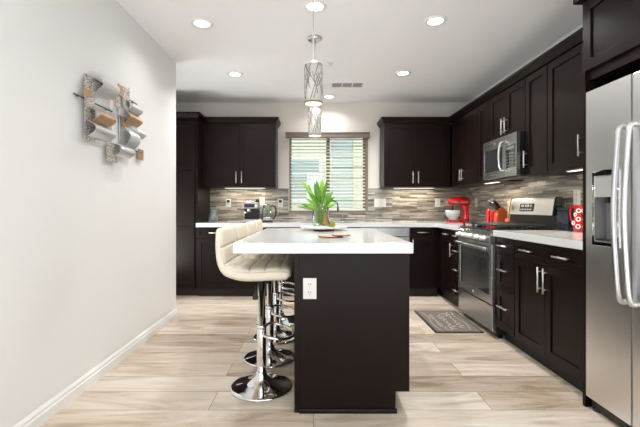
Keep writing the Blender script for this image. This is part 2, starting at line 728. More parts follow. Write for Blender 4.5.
# baseboard with stepped cap profile, running round the wall end
b = B()
prof = [(0, 0), (.018, 0), (.018, .052), (.013, .059), (.013, .072), (.008, .080), (.004, .087), (0, .087)]
b.sweep([(WXL, YR + .01), (WXL, 3.907), (XA + .05, 3.907)], prof)
struct('baseboard_left', b, M['trim'])

# kitchen window: frame, mullion, panes
b = B()
yf0, yf1 = WY + .07, WY + .12
b.box(wx0, wx0 + .022, yf0, yf1, wz0, wz1, bev=.004)
b.box(wx1 - .035, wx1, yf0, yf1, wz0, wz1, bev=.004)
b.box(wx0 + .022, wx1 - .035, yf0, yf1, wz0, wz0 + .05)
b.box(wx0 + .022, wx1 - .035, yf0, yf1, wz1 - .045, wz1)
b.box(.180, .228, yf0 - .01, yf1, wz0 + .05, wz1 - .045)
win = struct('window_1', b, M['bronze'])
b = B()
b.box(wx0 + .022, .18, yf0 + .02, yf0 + .026, wz0 + .05, wz1 - .045)
b.box(.228, wx1 - .035, yf0 + .02, yf0 + .026, wz0 + .05, wz1 - .045)
obj('pane', b, M['pane'], win)
# taupe reveal edges and sill of the window
b = B()
b.box(wx0 - .002, wx0 + .014, WY - .012, WY + .07, wz0, wz1)
b.box(wx1 - .014, wx1 + .022, WY - .012, WY + .07, wz0, wz1)
b.box(wx0 - .012, wx1 + .022, WY - .016, WY + .07, wz0 - .006, wz0 + .016)
struct('trim_1', b, M['bronze'])

# backsplash
b = B()
tz1 = 1.372
b.box(-1.443, wx0 - .013, WY - .009, WY - .0005, ZC - .01, tz1)
b.box(wx0 - .013, wx1 + .023, WY - .009, WY - .0005, ZC - .01, wz0 - .007)
b.box(wx1 + .023, WXR - .009, WY - .009, WY - .0005, ZC - .01, tz1)
tag(obj('backsplash_tile', b, M['tile_x']), 'grey and beige linear mosaic backsplash along the window wall', 'backsplash', kind='structure')
tag(obj('backsplash_tile', B().box(WXR - .0085, WXR - .0005, 2.16, WY - .009, ZC - .01, tz1 + .02), M['tile_y']),
    'grey and beige linear mosaic backsplash behind the range', 'backsplash', kind='structure')

# ------------------------------------------------------------------ world outside the window
struct('outside_ground', B().box(-9, 12, 5.6, 20, -0.3, -0.2), M['lawn'])
nb = thing('neighboring_house', 'pale house seen through the kitchen blinds', 'building', (0, 9.0, -0.2))
b = B()
b.box(-3.2, .42, 0, .3, 0, 4.2)
obj('stucco_wall', b, M['sea'], nb)
b = B()
for k in range(17):
    b.prism([(0.30, .25 * k), (-.03, .25 * k), (0.0, .25 * (k + 1)), (.3, .25 * (k + 1))], .43, .91, 'x')
obj('siding_bay', b, M['siding'], nb)
b = B()
for k in range(17):
    b.prism([(0.12, .25 * k), (-.10, .25 * k), (-.07, .25 * (k + 1)), (.12, .25 * (k + 1))], .92, 3.6, 'x')
obj('lap_siding', b, M['sea'], nb)
b = B()
b.box(-.62, .20, -.05, .02, 1.44, 2.46)
fo = obj('window_frame', b, M['trim'], nb)
b = B()
b.box(-.57, .12, -.06, -.05, 2.14, 2.40)
b.box(-.57, -.16, -.06, -.05, 1.50, 2.08)
obj('glass', b, M['extglass'], fo)

# ------------------------------------------------------------------ cabinets


def shaker(b, x0, x1, z0, z1, y=0.0, t=0.02, fr=0.058, m=None):
    """framed front facing -y, its face at y, thickness t"""
    fr = min(fr, (x1 - x0) * .3, (z1 - z0) * .3)
    bv = .0018
    b.box(x0, x0 + fr, y, y + t, z0, z1, m, bv)
    b.box(x1 - fr, x1, y, y + t, z0, z1, m, bv)
    b.box(x0 + fr - .001, x1 - fr + .001, y, y + t, z0, z0 + fr, m, bv)
    b.box(x0 + fr - .001, x1 - fr + .001, y, y + t, z1 - fr, z1, m, bv)
    b.box(x0 + fr - .002, x1 - fr + .002, y + .009, y + t - .001, z0 + fr - .002, z1 - fr + .002, m)
    return b


def bar_handle(cx, cz, length, vertical, parent, y=0.0):
    b = B()
    st = .032
    h = length / 2
    if vertical:
        b.tube([(cx, y - st, cz - h), (cx, y - st, cz + h)], .006, 10)
        for s in (-1, 1):
            b.tube([(cx, y - .0005, cz + s * h * .66), (cx, y - st, cz + s * h * .66)], .0045, 8)
    else:
        b.tube([(cx - h, y - st, cz), (cx + h, y - st, cz)], .006, 10)
        for s in (-1, 1):
            b.tube([(cx + s * h * .66, y - .0005, cz), (cx + s * h * .66, y - st, cz)], .0045, 8)
    return obj('handle', b, M['nickel'], parent)


def front(kind, root, x0, x1, z0, z1, handle=None, hl=.16, fr=.058):
    o = obj(kind, shaker(B(), x0, x1, z0, z1, fr=fr), M['cab'], root)
    if handle:
        hx, hz, vert = handle
        bar_handle(hx, hz, hl, vert, o)
    return o


def base_cabinet(label, loc, rz, width, depth, fronts, group=None, open_top=False, name='base_cabinet', top=ZS - .002):
    """local frame: x along, front doors at y=0 facing -y, z up"""
    r = thing(name, label, 'cabinet', loc, rz, group)
    b = B()
    y0 = .0215
    if open_top:
        b.box(.001, .019, y0, depth, .105, top)
        b.box(width - .019, width - .001, y0, depth, .105, top)
        b.box(.019, width - .019, y0, depth, .105, .123)
        b.box(.019, width - .019, depth - .012, depth, .123, top)
        b.box(.019, width - .019, y0, y0 + .018, .123, top)
    else:
        b.box(.001, width - .001, y0, depth, .105, top)
    obj('body', b, M['cab'], r)
    obj('toe_kick', B().box(.001, width - .001, .075, depth - .01, 0.0, .1045), M['cabdark'], r)
    for f in fronts:
        front(f[0], r, *f[1:5], handle=f[5] if len(f) > 5 else None, hl=f[6] if len(f) > 6 else .16, fr=f[7] if len(f) > 7 else .058)
    return r


Z1, Z2 = .112, .858          # fronts of the base units
FY = 4.74                    # face of the back run
FX = 1.532                   # face of the right run
bd = WY - .012 - FY
rd = WXR - .012 - FX


def two_door_two_drawer(w):
    h = w / 2
    return [('drawer', .003, h - .0015, .727, Z2, (h / 2, .795, False), .15, .04), ('drawer', h + .0015, w - .003, .727, Z2, (h * 1.5, .795, False), .15, .04),
            ('door', .003, h - .0015, Z1, .723, (h - .03, .62, True), .17), ('door', h + .0015, w - .003, Z1, .723, (h + .03, .62, True), .17)]


base_cabinet('dark double-door base cabinet beside the tall pantry, under the coffee machine', (-1.441, FY, 0), 0, .938, bd, two_door_two_drawer(.938))
base_cabinet('narrow dark base cabinet left of the sink unit', (-.501, FY, 0), 0, .24, bd,
             [('drawer', .003, .237, .727, Z2, (.12, .795, False), .1, .04), ('door', .003, .237, Z1, .723, (.21, .62, True), .17)])
base_cabinet('dark sink base cabinet under the kitchen window', (-.259, FY, 0), 0, .842, bd,
             [('door', .003, .4195, Z1, Z2, (.39, .70, True), .17), ('door', .4225, .839, Z1, Z2, (.452, .70, True), .17)], open_top=True, name='sink_cabinet')
# corner cabinet right of the dishwasher
base_cabinet('dark corner base cabinet right of the dishwasher', (1.186, FY, 0), 0, .362, bd,
             [('drawer', .003, .315, .727, Z2, (.160, .800, False), .15, .04), ('door', .003, .315, Z1, .723, (.030, .640, True), .15)])
# right run, local x runs from far to near
RZ = -PI / 2
base_cabinet('dark base cabinet in the far right corner before the slim drawers', (FX, 5.355, 0), RZ, 1.145, rd,
             [('drawer', .727, 1.142, .727, Z2, (.937, .800, False), .14, .04), ('door', .727, 1.142, Z1, .723, (1.112, .640, True), .15)])
base_cabinet('slim dark four-drawer cabinet at the left side of the range', (FX, 4.208, 0), RZ, .205, rd,
             [('drawer', .003, .202, .727, Z2, (.1025, .80, False), .12, .035), ('drawer', .003, .202, .545, .723, (.1025, .64, False), .12, .04),
              ('drawer', .003, .202, .33, .541, (.1025, .44, False), .12, .045), ('drawer', .003, .202, Z1, .326, (.1025, .22, False), .12, .045)])
base_cabinet('dark three-drawer base cabinet right of the range', (FX, 3.228, 0), RZ, .288, rd,
             [('drawer', .003, .285, .727, Z2, (.144, .795, False), .15, .035), ('drawer', .003, .285, .435, .723, (.144, .60, False), .15),
              ('drawer', .003, .285, Z1, .431, (.144, .30, False), .15)])
base_cabinet('wide dark base cabinet with two doors next to the refrigerator', (FX, 2.938, 0), RZ, .774, rd, two_door_two_drawer(.774))

# dishwasher
dw = thing('dishwasher', 'stainless dishwasher half hidden behind the island top', 'dishwasher', (.586, FY - .01, 0))
obj('body', B().box(.002, .594, .032, .60, .105, .855), M['black'], dw)
obj('toe_kick', B().box(.002, .594, .085, .59, 0, .104), M['black'], dw)
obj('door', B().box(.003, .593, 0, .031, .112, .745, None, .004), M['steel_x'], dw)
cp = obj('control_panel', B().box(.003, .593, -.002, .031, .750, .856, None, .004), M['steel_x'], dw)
obj('display', B().box(.08, .22, -.0035, -.002, .79, .825), M['blackgloss'], cp)
b = B()
b.tube([(.06, -.035, .70), (.11, -.052, .705), (.30, -.058, .707), (.49, -.052, .705), (.54, -.035, .70)], .011, 10)
b.tube([(.07, .0, .70), (.07, -.04, .70)], .008, 8)
b.tube([(.53, .0, .70), (.53, -.04, .70)], .008, 8)
obj('handle', b, M['steel_x'], dw)

# pantry
pn = thing('pantry_cabinet', 'tall dark pantry cabinet at the left end of the back run', 'cabinet', (-2.245, 4.768, 0))
pw = .80
obj('body', B().box(.001, pw, .0215, .588, .105, 2.211), M['cab'], pn)
obj('toe_kick', B().box(.001, pw, .075, .578, 0, .1045), M['cabdark'], pn)
obj('side_panel', B().box(pw + .0005, pw + .004, .0215, .588, .105, 2.211), M['cab'], pn)
for z0, z1, hz in ((.112, .872, .70), (.878, 1.563, 1.03), (1.569, 2.17, 1.68)):
    front('door', pn, .003, pw / 2 - .0015, z0, z1, (pw / 2 - .03, hz, True))
    front('door', pn, pw / 2 + .0015, pw - .03, z0, z1, None)


def upper_cabinet(label, loc, rz, width, z0, z1, doors, depth=.33, group=None, name='wall_cabinet', bottom_rail=0.0):
    r = thing(name, label, 'cabinet', loc, rz, group)
    b = B()
    b.box(.001, width - .001, .0215, depth, z0, z1)
    obj('body', b, M['cab'], r)
    for d in doors:
        x0, x1, hx, hz, hl = d[:5]
        front('door', r, x0, x1, z0 + .004 + bottom_rail, z1 - .006, (hx, hz, True) if hx is not None else None, hl)
    return r


UZ0, UZ1 = 1.374, 2.211
UY = 5.03
ud = WY - .001 - UY
upper_cabinet('dark wall cabinet with two doors above the coffee machine', (-1.443, UY, 0), 0, .948, UZ0, UZ1,
              [(.03, .470, .436, 1.50, .155), (.473, .945, .507, 1.50, .155)], depth=ud)
upper_cabinet('dark wall cabinet with two doors right of the window', (.920, UY, 0), 0, .873, UZ0, UZ1,
              [(.003, .405, .371, 1.50, .155), (.408, .812, .442, 1.50, .155)], depth=ud)
UX = 1.795
rud = WXR - .002 - UX
upper_cabinet('dark wall cabinet with paired doors in the far right corner', (UX, 5.366, 0), RZ, 1.162, UZ0, UZ1,
              [(.37, .735, .705, 1.50, .14), (.738, 1.159, .768, 1.50, .14)], depth=rud)
upper_cabinet('narrow single-door dark wall cabinet just left of the microwave', (UX, 4.202, 0), RZ, .280, UZ0, UZ1,
              [(.003, .277, None, 0, 0)], depth=rud)
upper_cabinet('short dark wall cabinet with two doors above the microwave', (UX, 3.920, 0), RZ, .652, 1.757, UZ1,
              [(.003, .3245, .295, 1.865, .15), (.3275, .649, .357, 1.865, .15)], depth=rud)
upper_cabinet('single-door dark wall cabinet just right of the microwave', (UX, 3.266, 0), RZ, .306, UZ0, UZ1,
              [(.003, .303, .033, 1.51, .14)], depth=rud)
upper_cabinet('wide dark wall cabinet beside the refrigerator panel', (UX, 2.958, 0), RZ, .800, UZ0, UZ1,
              [(.003, .4265, .391, 1.52, .145), (.4295, .797, .465, 1.52, .145)], depth=rud)

# refrigerator surround
fs = thing('refrigerator_surround', 'tall dark cabinet surround with doors above the refrigerator', 'cabinet', (1.500, 2.152, 0), RZ)
obj('side_panel', B().box(.0, .020, .003, WXR - .002 - 1.5, 0.0, 2.251, None, .001), M['cab'], fs)
obj('side_panel', B().box(.965, .985, .003, WXR - .002 - 1.5, 0.0, 2.251, None, .001), M['cab'], fs)
obj('body', B().box(.0205, .9645, .0215, WXR - .002 - 1.5, 1.802, 2.251), M['cab'], fs)
front('door', fs, .006, .4915, 1.855, 2.238, (.445, 2.02, True), .20)
front('door', fs, .4945, .979, 1.855, 2.238, (.540, 2.02, True), .20)

# crown moldings
crp = [(-.03, 2.2113), (.010, 2.2113), (.014, 2.222), (.034, 2.256), (.040, 2.260), (.040, 2.282), (-.03, 2.282)]
b = B()
b.sweep([(-.496, WY - .002), (-.496, 5.03), (-1.440, 5.03), (-1.440, 4.768), (-2.26, 4.768)][::-1], crp)
tag(obj('crown_molding', b, M['cab']), 'dark crown molding on the pantry and the cabinets left of the window', 'molding', 'dark cabinet crown moldings')
bb = B()
bb.sweep([(1.795, 2.20), (1.795, 5.03), (.921, 5.03), (.921, WY - .002)], [(-o, z) for o, z in crp])
o = obj('crown_molding', bb, M['cab'])
tag(o, 'dark crown molding above the wall cabinets right of the window and over the range', 'molding', 'dark cabinet crown moldings')
b = B()
b.sweep([(WXR - .002, 2.153), (1.500, 2.153), (1.500, 1.165)], [(max(-o, -.03) if o > 0 else .03, z + .0405) for o, z in crp])
tag(obj('crown_molding', b, M['cab']), 'dark crown molding on top of the refrigerator surround', 'molding', 'dark cabinet crown moldings')

# ------------------------------------------------------------------ countertops
sx0, sx1, sy0, sy1 = -.16, .52, 4.86, 5.24
b = B()
cy1 = WY - .010
CE = 4.716
b.box(-1.4405, sx0, CE, cy1, ZS, ZC)
b.box(sx1, WXR - .010, CE, cy1, ZS, ZC)
b.box(sx0, sx1, CE, sy0, ZS, ZC)
b.box(sx0, sx1, sy1, cy1, ZS, ZC)
b.box(1.504, WXR - .010, 4.002, CE, ZS, ZC)
tag(obj('countertop', b, M['quartz']), 'white quartz countertop along the window wall and into the corner', 'countertop')
tag(obj('countertop', B().box(1.504, WXR - .010, 2.155, 3.231, ZS, ZC, None, .003), M['quartz']),
    'white quartz countertop between the range and the refrigerator', 'countertop')
# sink
b = B()
g = .0006
b.box(sx0 + g, sx0 + .012, sy0 + g, sy1 - g, .72, .912)
b.box(sx1 - .012, sx1 - g, sy0 + g, sy1 - g, .72, .912)
b.box(sx0 + .012, sx1 - .012, sy0 + g, sy0 + .012, .72, .912)
b.box(sx0 + .012, sx1 - .012, sy1 - .012, sy1 - g, .72, .912)
b.box(sx0 + g, sx1 - g, sy0 + g, sy1 - g, .70, .72)
tag(obj('kitchen_sink', b, M['steel_x']), 'stainless undermount sink below the kitchen window', 'sink')
# faucet
fc = thing('faucet', 'dark gooseneck faucet in front of the window', 'faucet', (.195, 5.295, ZC))
obj('base', B().cyl(.026, 0, .012, 24, None, (0, 0), .003).cyl(.017, .012, .06, 20, None, (0, 0), .002), M['black'], fc)
pts = [(0, 0, .06), (0, 0, .20)]
for k in range(13):
    a = PI - PI * k / 12 * 1.0
    pts.append((.068 + .068 * math.cos(a), -.02 * k / 12, .215 + .068 * math.sin(a)))
pts += [(.137, -.021, .19)]
obj('spout', B().tube(pts, .0085, 12), M['black'], fc)
obj('spray_head', B().cyl(.013, .145, .192, 18, None, (.137, -.021), .003), M['black'], fc)
obj('lever', B().tube([(.0, -.015, .04), (.0, -.05, .05), (0, -.085, .062)], .005, 8), M['black'], fc)
sd = thing('soap_dispenser', 'small chrome soap dispenser right of the faucet', 'soap dispenser', (.40, 5.29, ZC))
obj('collar', B().cyl(.017, 0, .01, 20, None, (0, 0), .002), M['chrome'], sd)
obj('pump', B().cyl(.007, .01, .075, 14).tube([(0, 0, .075), (0, -.03, .082), (0, -.065, .074)], .006, 8), M['chrome'], sd)

# ------------------------------------------------------------------ outlets and switches


def plate(label, loc, rz, wd=.072, h=.116, kind='outlet', group=None, n=1, plug=None):
    """faces -y in its local frame, centre at loc"""
    r = thing('wall_outlet' if kind == 'outlet' else 'light_switch', label, kind if kind == 'outlet' else 'switch', loc, rz, group)
    obj('cover_plate', B().box(-wd / 2, wd / 2, -.006, -.0005, -h / 2, h / 2, None, .002), M['white'], r)
    for i in range(n):
        cx = (i - (n - 1) / 2) * .046
        if kind == 'outlet':
            for s in (-1, 1):
                rc = obj('receptacle', B().box(cx - .0165, cx + .0165, -.008, -.006, s * .0215 - .0155, s * .0215 + .0155, None, .001), M['white'], r)
                b = B()
                for dx in (-.006, .006):
                    b.box(cx + dx - .0015, cx + dx + .0015, -.0086, -.008, s * .0215 - .002, s * .0215 + .008)
                b.box(cx - .002, cx + .002, -.0086, -.008, s * .0215 - .010, s * .0215 - .006)
                obj('slots', b, M['slot'], rc)
        else:
            obj('rocker', B().box(cx - .0165, cx + .0165, -.010, -.006, -.033, .033, None, .0015), M['white'], r)
    if plug:
        obj('night_light', B().box(-.020, .020, -.03, -.009, .004, .04, None, .004), plug, r)
    return r


yb = WY - .009
plate('white outlet with dark plug-in on the backsplash, above the glass jug', (-1.185, yb, 1.170), 0, plug=M['bluebox'])
plate('white outlet on the backsplash directly behind the coffee machine', (-.715, yb, 1.190), 0)
plate('white outlet on the backsplash just left of the window', (-.462, yb, 1.170), 0, plug=M['black'])
plate('wide white switch plate on the backsplash just right of the window', (.925, yb, 1.172), 0, wd=.165, kind='switch', n=3)
plate('narrow white outlet on the backsplash left of the red mixer', (1.725, yb, 1.172), 0)
xr = WXR - .0085
plate('white outlet on the side backsplash behind the red mixer', (xr, 5.05, 1.172), RZ)
plate('white outlet on the side backsplash above the red pitcher', (xr, 3.12, 1.185), RZ, wd=.08, h=.125)

# ------------------------------------------------------------------ island
isl = thing('kitchen_island', 'dark espresso kitchen island cabinet with outlet on its end', 'island', (0, 0, 0))
ix0, ix1, iy0, iy1 = -.103, .516, 2.074, 3.50
b = B()
b.box(ix0 + .02, ix1 - .0215, iy0 + .02, iy1, .112, ZS - .007)
b.box(ix0 + .02, ix1 - .075, iy0 + .02, iy1, 0, .112)
obj('body', b, M['cab'], isl)
# near end panel with the toe-kick notch at its right foot
b = B()
b.prism([(ix0 + .026, 0), (ix1 - .075, 0), (ix1 - .075, .112), (ix1, .112), (ix1, ZS - .007), (ix0 + .026, ZS - .007)], iy0, iy0 + .0195, 'y', bev=.0008)
obj('end_panel', b, M['cab'], isl)
obj('corner_post', B().box(ix0 - .001, ix0 + .0255, iy0 - .004, iy0 + .0195, 0, ZS - .007, None, .0015), M['cab'], isl)
obj('side_panel', B().box(ix0, ix0 + .0195, iy0 + .02, iy1, 0, ZS - .007), M['cab'], isl)
b = B()
b.prism([(iy0 - .013, 0), (iy0 - .0002, 0), (iy0 - .0002, .022), (iy0 - .006, .020), (iy0 - .011, .013)], ix0 + .0265, ix1 - .068, 'x')
obj('shoe_molding', b, M['cab'], isl)
ld = (iy1 - iy0 - .02) / 3
for k in range(3):
    y0 = iy0 + .0215 + k * ld
    b = B()
    mt = Matrix.Translation((ix1, 0, 0)) @ Matrix.Rotation(PI / 2, 4, 'Z')
    t = B()
    shaker(t, y0 + .002, y0 + ld - .002, .116, ZS - .012)
    for v in t.bm.verts:
        v.co = mt @ v.co
    d = obj('door', t, M['cab'], isl)
    hy = y0 + (ld - .04 if k != 1 else .04)
    t = B()
    t.tube([(ix1 + .032, hy, .60), (ix1 + .032, hy, .76)], .006, 10)
    for zz in (.63, .73):
        t.tube([(ix1 + .0005, hy, zz), (ix1 + .032, hy, zz)], .0045, 8)
    obj('handle', t, M['nickel'], d)
tag(obj('island_countertop', B().box(-.430, .5305, 2.044, 3.555, ZS - .006, ZC, None, .003), M['quartz']),
    'thick white quartz slab on top of the island, overhanging the stools', 'countertop')
plate('white outlet on the dark end panel of the island', (-.0205, iy0 - .0003, .668), 0, wd=.072, h=.112)

# ------------------------------------------------------------------ bar stools


def catmull(P, n):
    out = []
    for i in range(len(P) - 1):
        p0 = P[max(i - 1, 0)]
        p1, p2 = P[i], P[i + 1]
        p3 = P[min(i + 2, len(P) - 1)]
        for k in range(n):
            t = k / n
            out.append(tuple(.5 * ((2 * b_) + (-a + c) * t + (2 * a - 5 * b_ + 4 * c - d) * t * t + (-a + 3 * b_ - 3 * c + d) * t ** 3)
                             for a, b_, c, d in zip(p0, p1, p2, p3)))
    out.append(tuple(P[-1]))
    return out


def cushion(P, T, W, nseam_t, seams_s, ns=9, joined=None):
    """padded shell following the side profile P (x,z) with thickness T and half widths W per control point"""
    C3 = catmull([(p[0], p[1], t, w_) for p, t, w_ in zip(P, T, W)], ns)
    n = len(C3)
    L = [0]
    for a, b_ in zip(C3, C3[1:]):
        L.append(L[-1] + math.hypot(b_[0] - a[0], b_[1] - a[1]))
    rows = []
    NA = 72
    for i, (x, z, th, hw) in enumerate(C3):
        a = C3[max(i - 1, 0)]
        c = C3[min(i + 1, n - 1)]
        dx, dz = c[0] - a[0], c[1] - a[1]
        l = math.hypot(dx, dz)
        nx, nz = -dz / l, dx / l
        if nz < 0 and abs(nz) > .7:
            pass
        s = L[i] / L[-1]
        # round both ends of the shell
        e = min(s, 1 - s) / .06
        if (joined == 'start' and s < .5) or (joined == 'end' and s > .5):
            e = .75 + min(s, 1 - s) / .12
        f = math.sqrt(max(0.02, 1 - (1 - min(e, 1)) ** 2))
        row = []
        for q in range(NA):
            th_a = 2 * PI * q / NA
            cs, sn = math.cos(th_a), math.sin(th_a)
            u = math.copysign(abs(cs) ** .38, cs)
            v = math.copysign(abs(sn) ** .55, sn)
            y = u * hw * (1 - (1 - f) * .12)
            off = v * th / 2 * f
            if v > .4:  # tufting on the seat side
                gy = abs(((u + 1) / 2 * nseam_t + .5) % 1 - .5)
                gs = min(abs(s - k) for k in seams_s)
                gro = math.exp(-(gy / .07) ** 2) * .006 + math.exp(-(gs / .018) ** 2) * .011
                off -= gro * f
            row.append((x + nx * off, y, z + nz * off))
        rows.append(row)
    return rows


def make_stool(label):
    r = thing('bar_stool', label, 'bar stool', (0, 0, 0), 0, 'bar stools at the island')
    b = B()
    b.lathe([(0, 0), (.188, 0), (.191, .004), (.190, .009), (.180, .013), (.14, .021), (.10, .031), (.07, .043), (.045, .060), (.034, .078), (.031, .095), (0, .095)], 56)
    obj('base', b, M['chrome'], r)
    b = B()
    b.cyl(.0285, .0955, .36, 28, None, (0, 0), .003)
    b.cyl(.031, .36, .385, 28, None, (0, 0), .004)
    obj('column', b, M['chrome'], r)
    b = B()
    b.cyl(.023, .3855, .6475, 24)
    obj('gas_lift', b, M['chrome'], r)
    # footrest: bar loop reaching forward under the island overhang
    b = B()
    pts = []
    for k in range(25):
        a = math.radians(-118 + 236 * k / 24)
        pts.append((.085 + .113 * math.cos(a), .140 * math.sin(a), .345 - .02 * math.cos(a)))
    pts = [(.025, -.018, .372)] + pts + [(.025, .018, .372)]
    b.tube(pts, .0085, 10)
    obj('footrest', b, M['chrome'], r)
    # black bell cover and the height lever with its teardrop grip
    b = B()
    b.lathe([(0, .648), (.030, .648), (.036, .660), (.036, .668), (0, .668)], 28)
    b.box(-.085, .085, -.085, .085, .6685, .6745, None, .002)
    obj('mounting_plate', b, M['black'], r)
    b = B()
    b.tube([(-.01, -.03, .66), (-.012, -.10, .655), (-.012, -.15, .648), (-.012, -.165, .625)], .004, 8)
    lv = obj('lever', b, M['black'], r)
    b = B()
    b.lathe([(0, 0), (.014, .002), (.017, .012), (.013, .03), (.005, .052), (0, .054)], 16, None, (-.012, -.165, .575))
    obj('lever_grip', b, M['black'], lv)
    # padded bucket: seat and low back
    P = [(.192, .712), (.165, .722), (.09, .724), (.01, .720), (-.07, .720), (-.130, .728)]
    T = [.044, .082, .088, .088, .088, .084]
    W = [.182, .192, .200, .202, .204, .204]
    P = P[::-1]
    T = T[::-1]
    W = W[::-1]
    b = B()
    b.grid([[(x, y, z) for x, y, z in row] for row in cushion(P, T, W, 4, [.27, .54, .80], joined='start')], None, loop_u=True)
    obj('seat', b, M['leather'], r)
    P = [(-.125, .728), (-.172, .746), (-.200, .790), (-.212, .85), (-.217, .915), (-.220, .985)]
    T = [.084, .080, .068, .060, .054, .044]
    W = [.204, .204, .204, .203, .198, .186]
    P = P[::-1]
    T = T[::-1]
    W = W[::-1]
    b = B()
    b.grid([[(x, y, z) for x, y, z in row] for row in cushion(P, T, W, 4, [.36, .70], joined='end')], None, loop_u=True)
    obj('backrest', b, M['leather'], r)
    return r


stool_labels = ['ivory quilted bar stool nearest the camera at the island', 'second ivory quilted bar stool from the near end of the island',
                'third ivory quilted bar stool along the island, mostly hidden by nearer ones', 'farthest ivory quilted bar stool at the far end of the island']
st0 = make_stool(stool_labels[0])
st0.location = (-.321, 2.372, 0)
for (x, y, rz), lb in zip([(-.322, 2.83, .02), (-.321, 3.285, -.02), (-.322, 3.735, .0)], stool_labels[1:]):
    dup(st0, (x, y, 0), rz, lb)

# ------------------------------------------------------------------ range
RY0, RY1 = 3.2345, 3.9985
rg = thing('gas_range', 'freestanding stainless gas range with black cast-iron grates', 'range', (1.502, RY1, 0), RZ)
RW = RY1 - RY0 - .004
x0 = .002
D = .588
obj('body', B().box(x0, x0 + RW, .032, D - .02, .035, .900), M['black'], rg)
for sx in (.03, RW - .03):
    for sy in (.08, D - .08):
        obj('foot', B().cyl(.018, 0, .0345, 14, None, (sx, sy)), M['black'], rg)
b = B()
b.box(x0 + .002, x0 + RW - .002, .0, .031, .055, .275, None, .004)
obj('storage_drawer', b, M['steel_x'], rg)
b = B()
zz0, zz1 = .285, .795
b.box(x0 + .002, x0 + .055, -.004, .031, zz0, zz1, None, .003)
b.box(x0 + RW - .055, x0 + RW - .002, -.004, .031, zz0, zz1, None, .003)
b.box(x0 + .054, x0 + RW - .054, -.004, .031, zz0, zz0 + .075, None, .003)
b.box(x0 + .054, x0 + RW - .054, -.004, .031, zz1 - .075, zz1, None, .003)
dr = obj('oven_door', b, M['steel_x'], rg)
b = B()
b.box(x0 + .0555, x0 + RW - .0555, .002, .026, zz0 + .0755, zz1 - .0755)
obj('oven_window', b, M['smoke'], dr)
b = B()
b.box(x0 + .12, x0 + RW - .12, .0012, .0018, .42, .655)
obj('window_screen', b, M['blackgloss'], dr)
b = B()
hp = [(x0 + .045, -.03, .752), (x0 + .075, -.048, .756), (x0 + RW * .5, -.058, .758), (x0 + RW - .075, -.048, .756), (x0 + RW - .045, -.03, .752)]
b.tube(catmull(hp, 6), .013, 12)
for xx in (x0 + .06, x0 + RW - .06):
    b.tube([(xx, -.0035, .754), (xx, -.04, .754)], .010, 10)
obj('handle', b, M['steel_x'], dr)
obj('round_badge', B().cyl(.013, 0, .0015, 20, None, (0, 0), 0, Matrix.Translation((x0 + RW / 2, -.0042, .322)) @ Matrix.Rotation(PI / 2, 4, 'X')), M['nickel'], dr)
b = B()
b.prism([(-.022, .803), (.05, .803), (.05, .9), (.012, .9), (-.022, .872)], x0, x0 + RW, 'x', bev=.002)
pan = obj('control_panel', b, M['steel_x'], rg)
for k in range(5):
    cx = x0 + .10 + k * (RW - .2) / 4
    b = B()
    mt = Matrix.Translation((cx, -.0225, .838)) @ Matrix.Rotation(PI / 2, 4, 'X')
    b.lathe([(0, 0), (.025, 0), (.026, .004), (.021, .008), (.019, .03), (.016, .036), (0, .036)], 22, None, (0, 0, 0), mt)
    b.box(cx - .004, cx + .004, -.066, -.058, .820, .856, None, .001)
    obj('knob', b, M['nickel'], rg)
# cooktop
b = B()
b.box(x0, x0 + RW, .013, D - .054, .9005, .918, None, .004)
obj('cooktop', b, M['blackgloss'], rg)
for (bx, by, br_) in ((.17, .16, .045), (.17, .42, .036), (.38, .29, .05), (.59, .16, .05), (.59, .42, .036)):
    b = B()
    b.cyl(br_, .9185, .928, 24, None, (bx, by), .002)
    b.cyl(br_ * .7, .928, .936, 24, None, (bx, by), .002)
    obj('burner', b, M['iron'], rg)
for gx0, gx1 in ((.03, .262), (.268, .498), (.504, .736)):
    b = B()
    zt = .958
    gy0, gy1 = .04, D - .11
    for yy in (gy0, (gy0 + gy1) / 2, gy1 - .014):
        b.box(gx0, gx1, yy, yy + .014, zt - .014, zt, None, .002)
    for xx in (gx0, gx1 - .014):
        b.box(xx, xx + .014, gy0, gy1, zt - .014, zt, None, .002)
    for kk in range(1, 4):
        xx = gx0 + (gx1 - gx0) * kk / 4 - .005
        b.box(xx, xx + .010, gy0, gy1, zt - .012, zt, None, .002)
    for xx in (gx0, gx1 - .014):
        for yy in (gy0, (gy0 + gy1) / 2, gy1 - .014):
            b.box(xx, xx + .014, yy, yy + .014, .9185, zt - .013)
    obj('grate', b, M['iron'], rg)
# backguard
b = B()
b.box(x0, x0 + RW, D - .052, D, .9185, 1.036, None, .004)
bgd = obj('backguard', b, M['black'], rg)
b = B()
b.prism([(D - .070, 1.037), (D - .048, 1.175), (D - .036, 1.192), (D - .0, 1.192), (D - .0, 1.037)], x0 + .018, x0 + RW - .026, 'x', bev=.002)
cpn = obj('control_housing', b, M['bright_steel'], rg)
for a0, a1 in ((x0, x0 + .0175), (x0 + RW - .0255, x0 + RW)):
    b = B()
    b.prism([(D - .074, 1.032), (D - .050, 1.180), (D - .038, 1.196), (D - .0, 1.196), (D - .0, 1.037), (D - .052, 1.037)], a0, a1, 'x', bev=.003)
    obj('end_cap', b, M['blackgloss'], rg)
# display lies on the sloped face
sl = math.atan2(.022, .138)
mt = Matrix.Translation((x0 + RW * .43, D - .0605, 1.106)) @ Matrix.Rotation(-sl, 4, 'X')
dsp = obj('display', B().box(-.115, .115, -.004, .001, -.036, .036, None, .001, mt), M['black'], rg)
b = B()
for k, xx in enumerate((-.085, -.06, -.02, .005, .03, .07)):
    b.box(xx, xx + .014, -.0048, -.0041, .004, .026, None, 0, mt)
for k in range(7):
    b.box(-.095 + k * .028, -.079 + k * .028, -.0048, -.0041, -.024, -.014, None, 0, mt)
obj('digits', b, M['digits'], dsp)

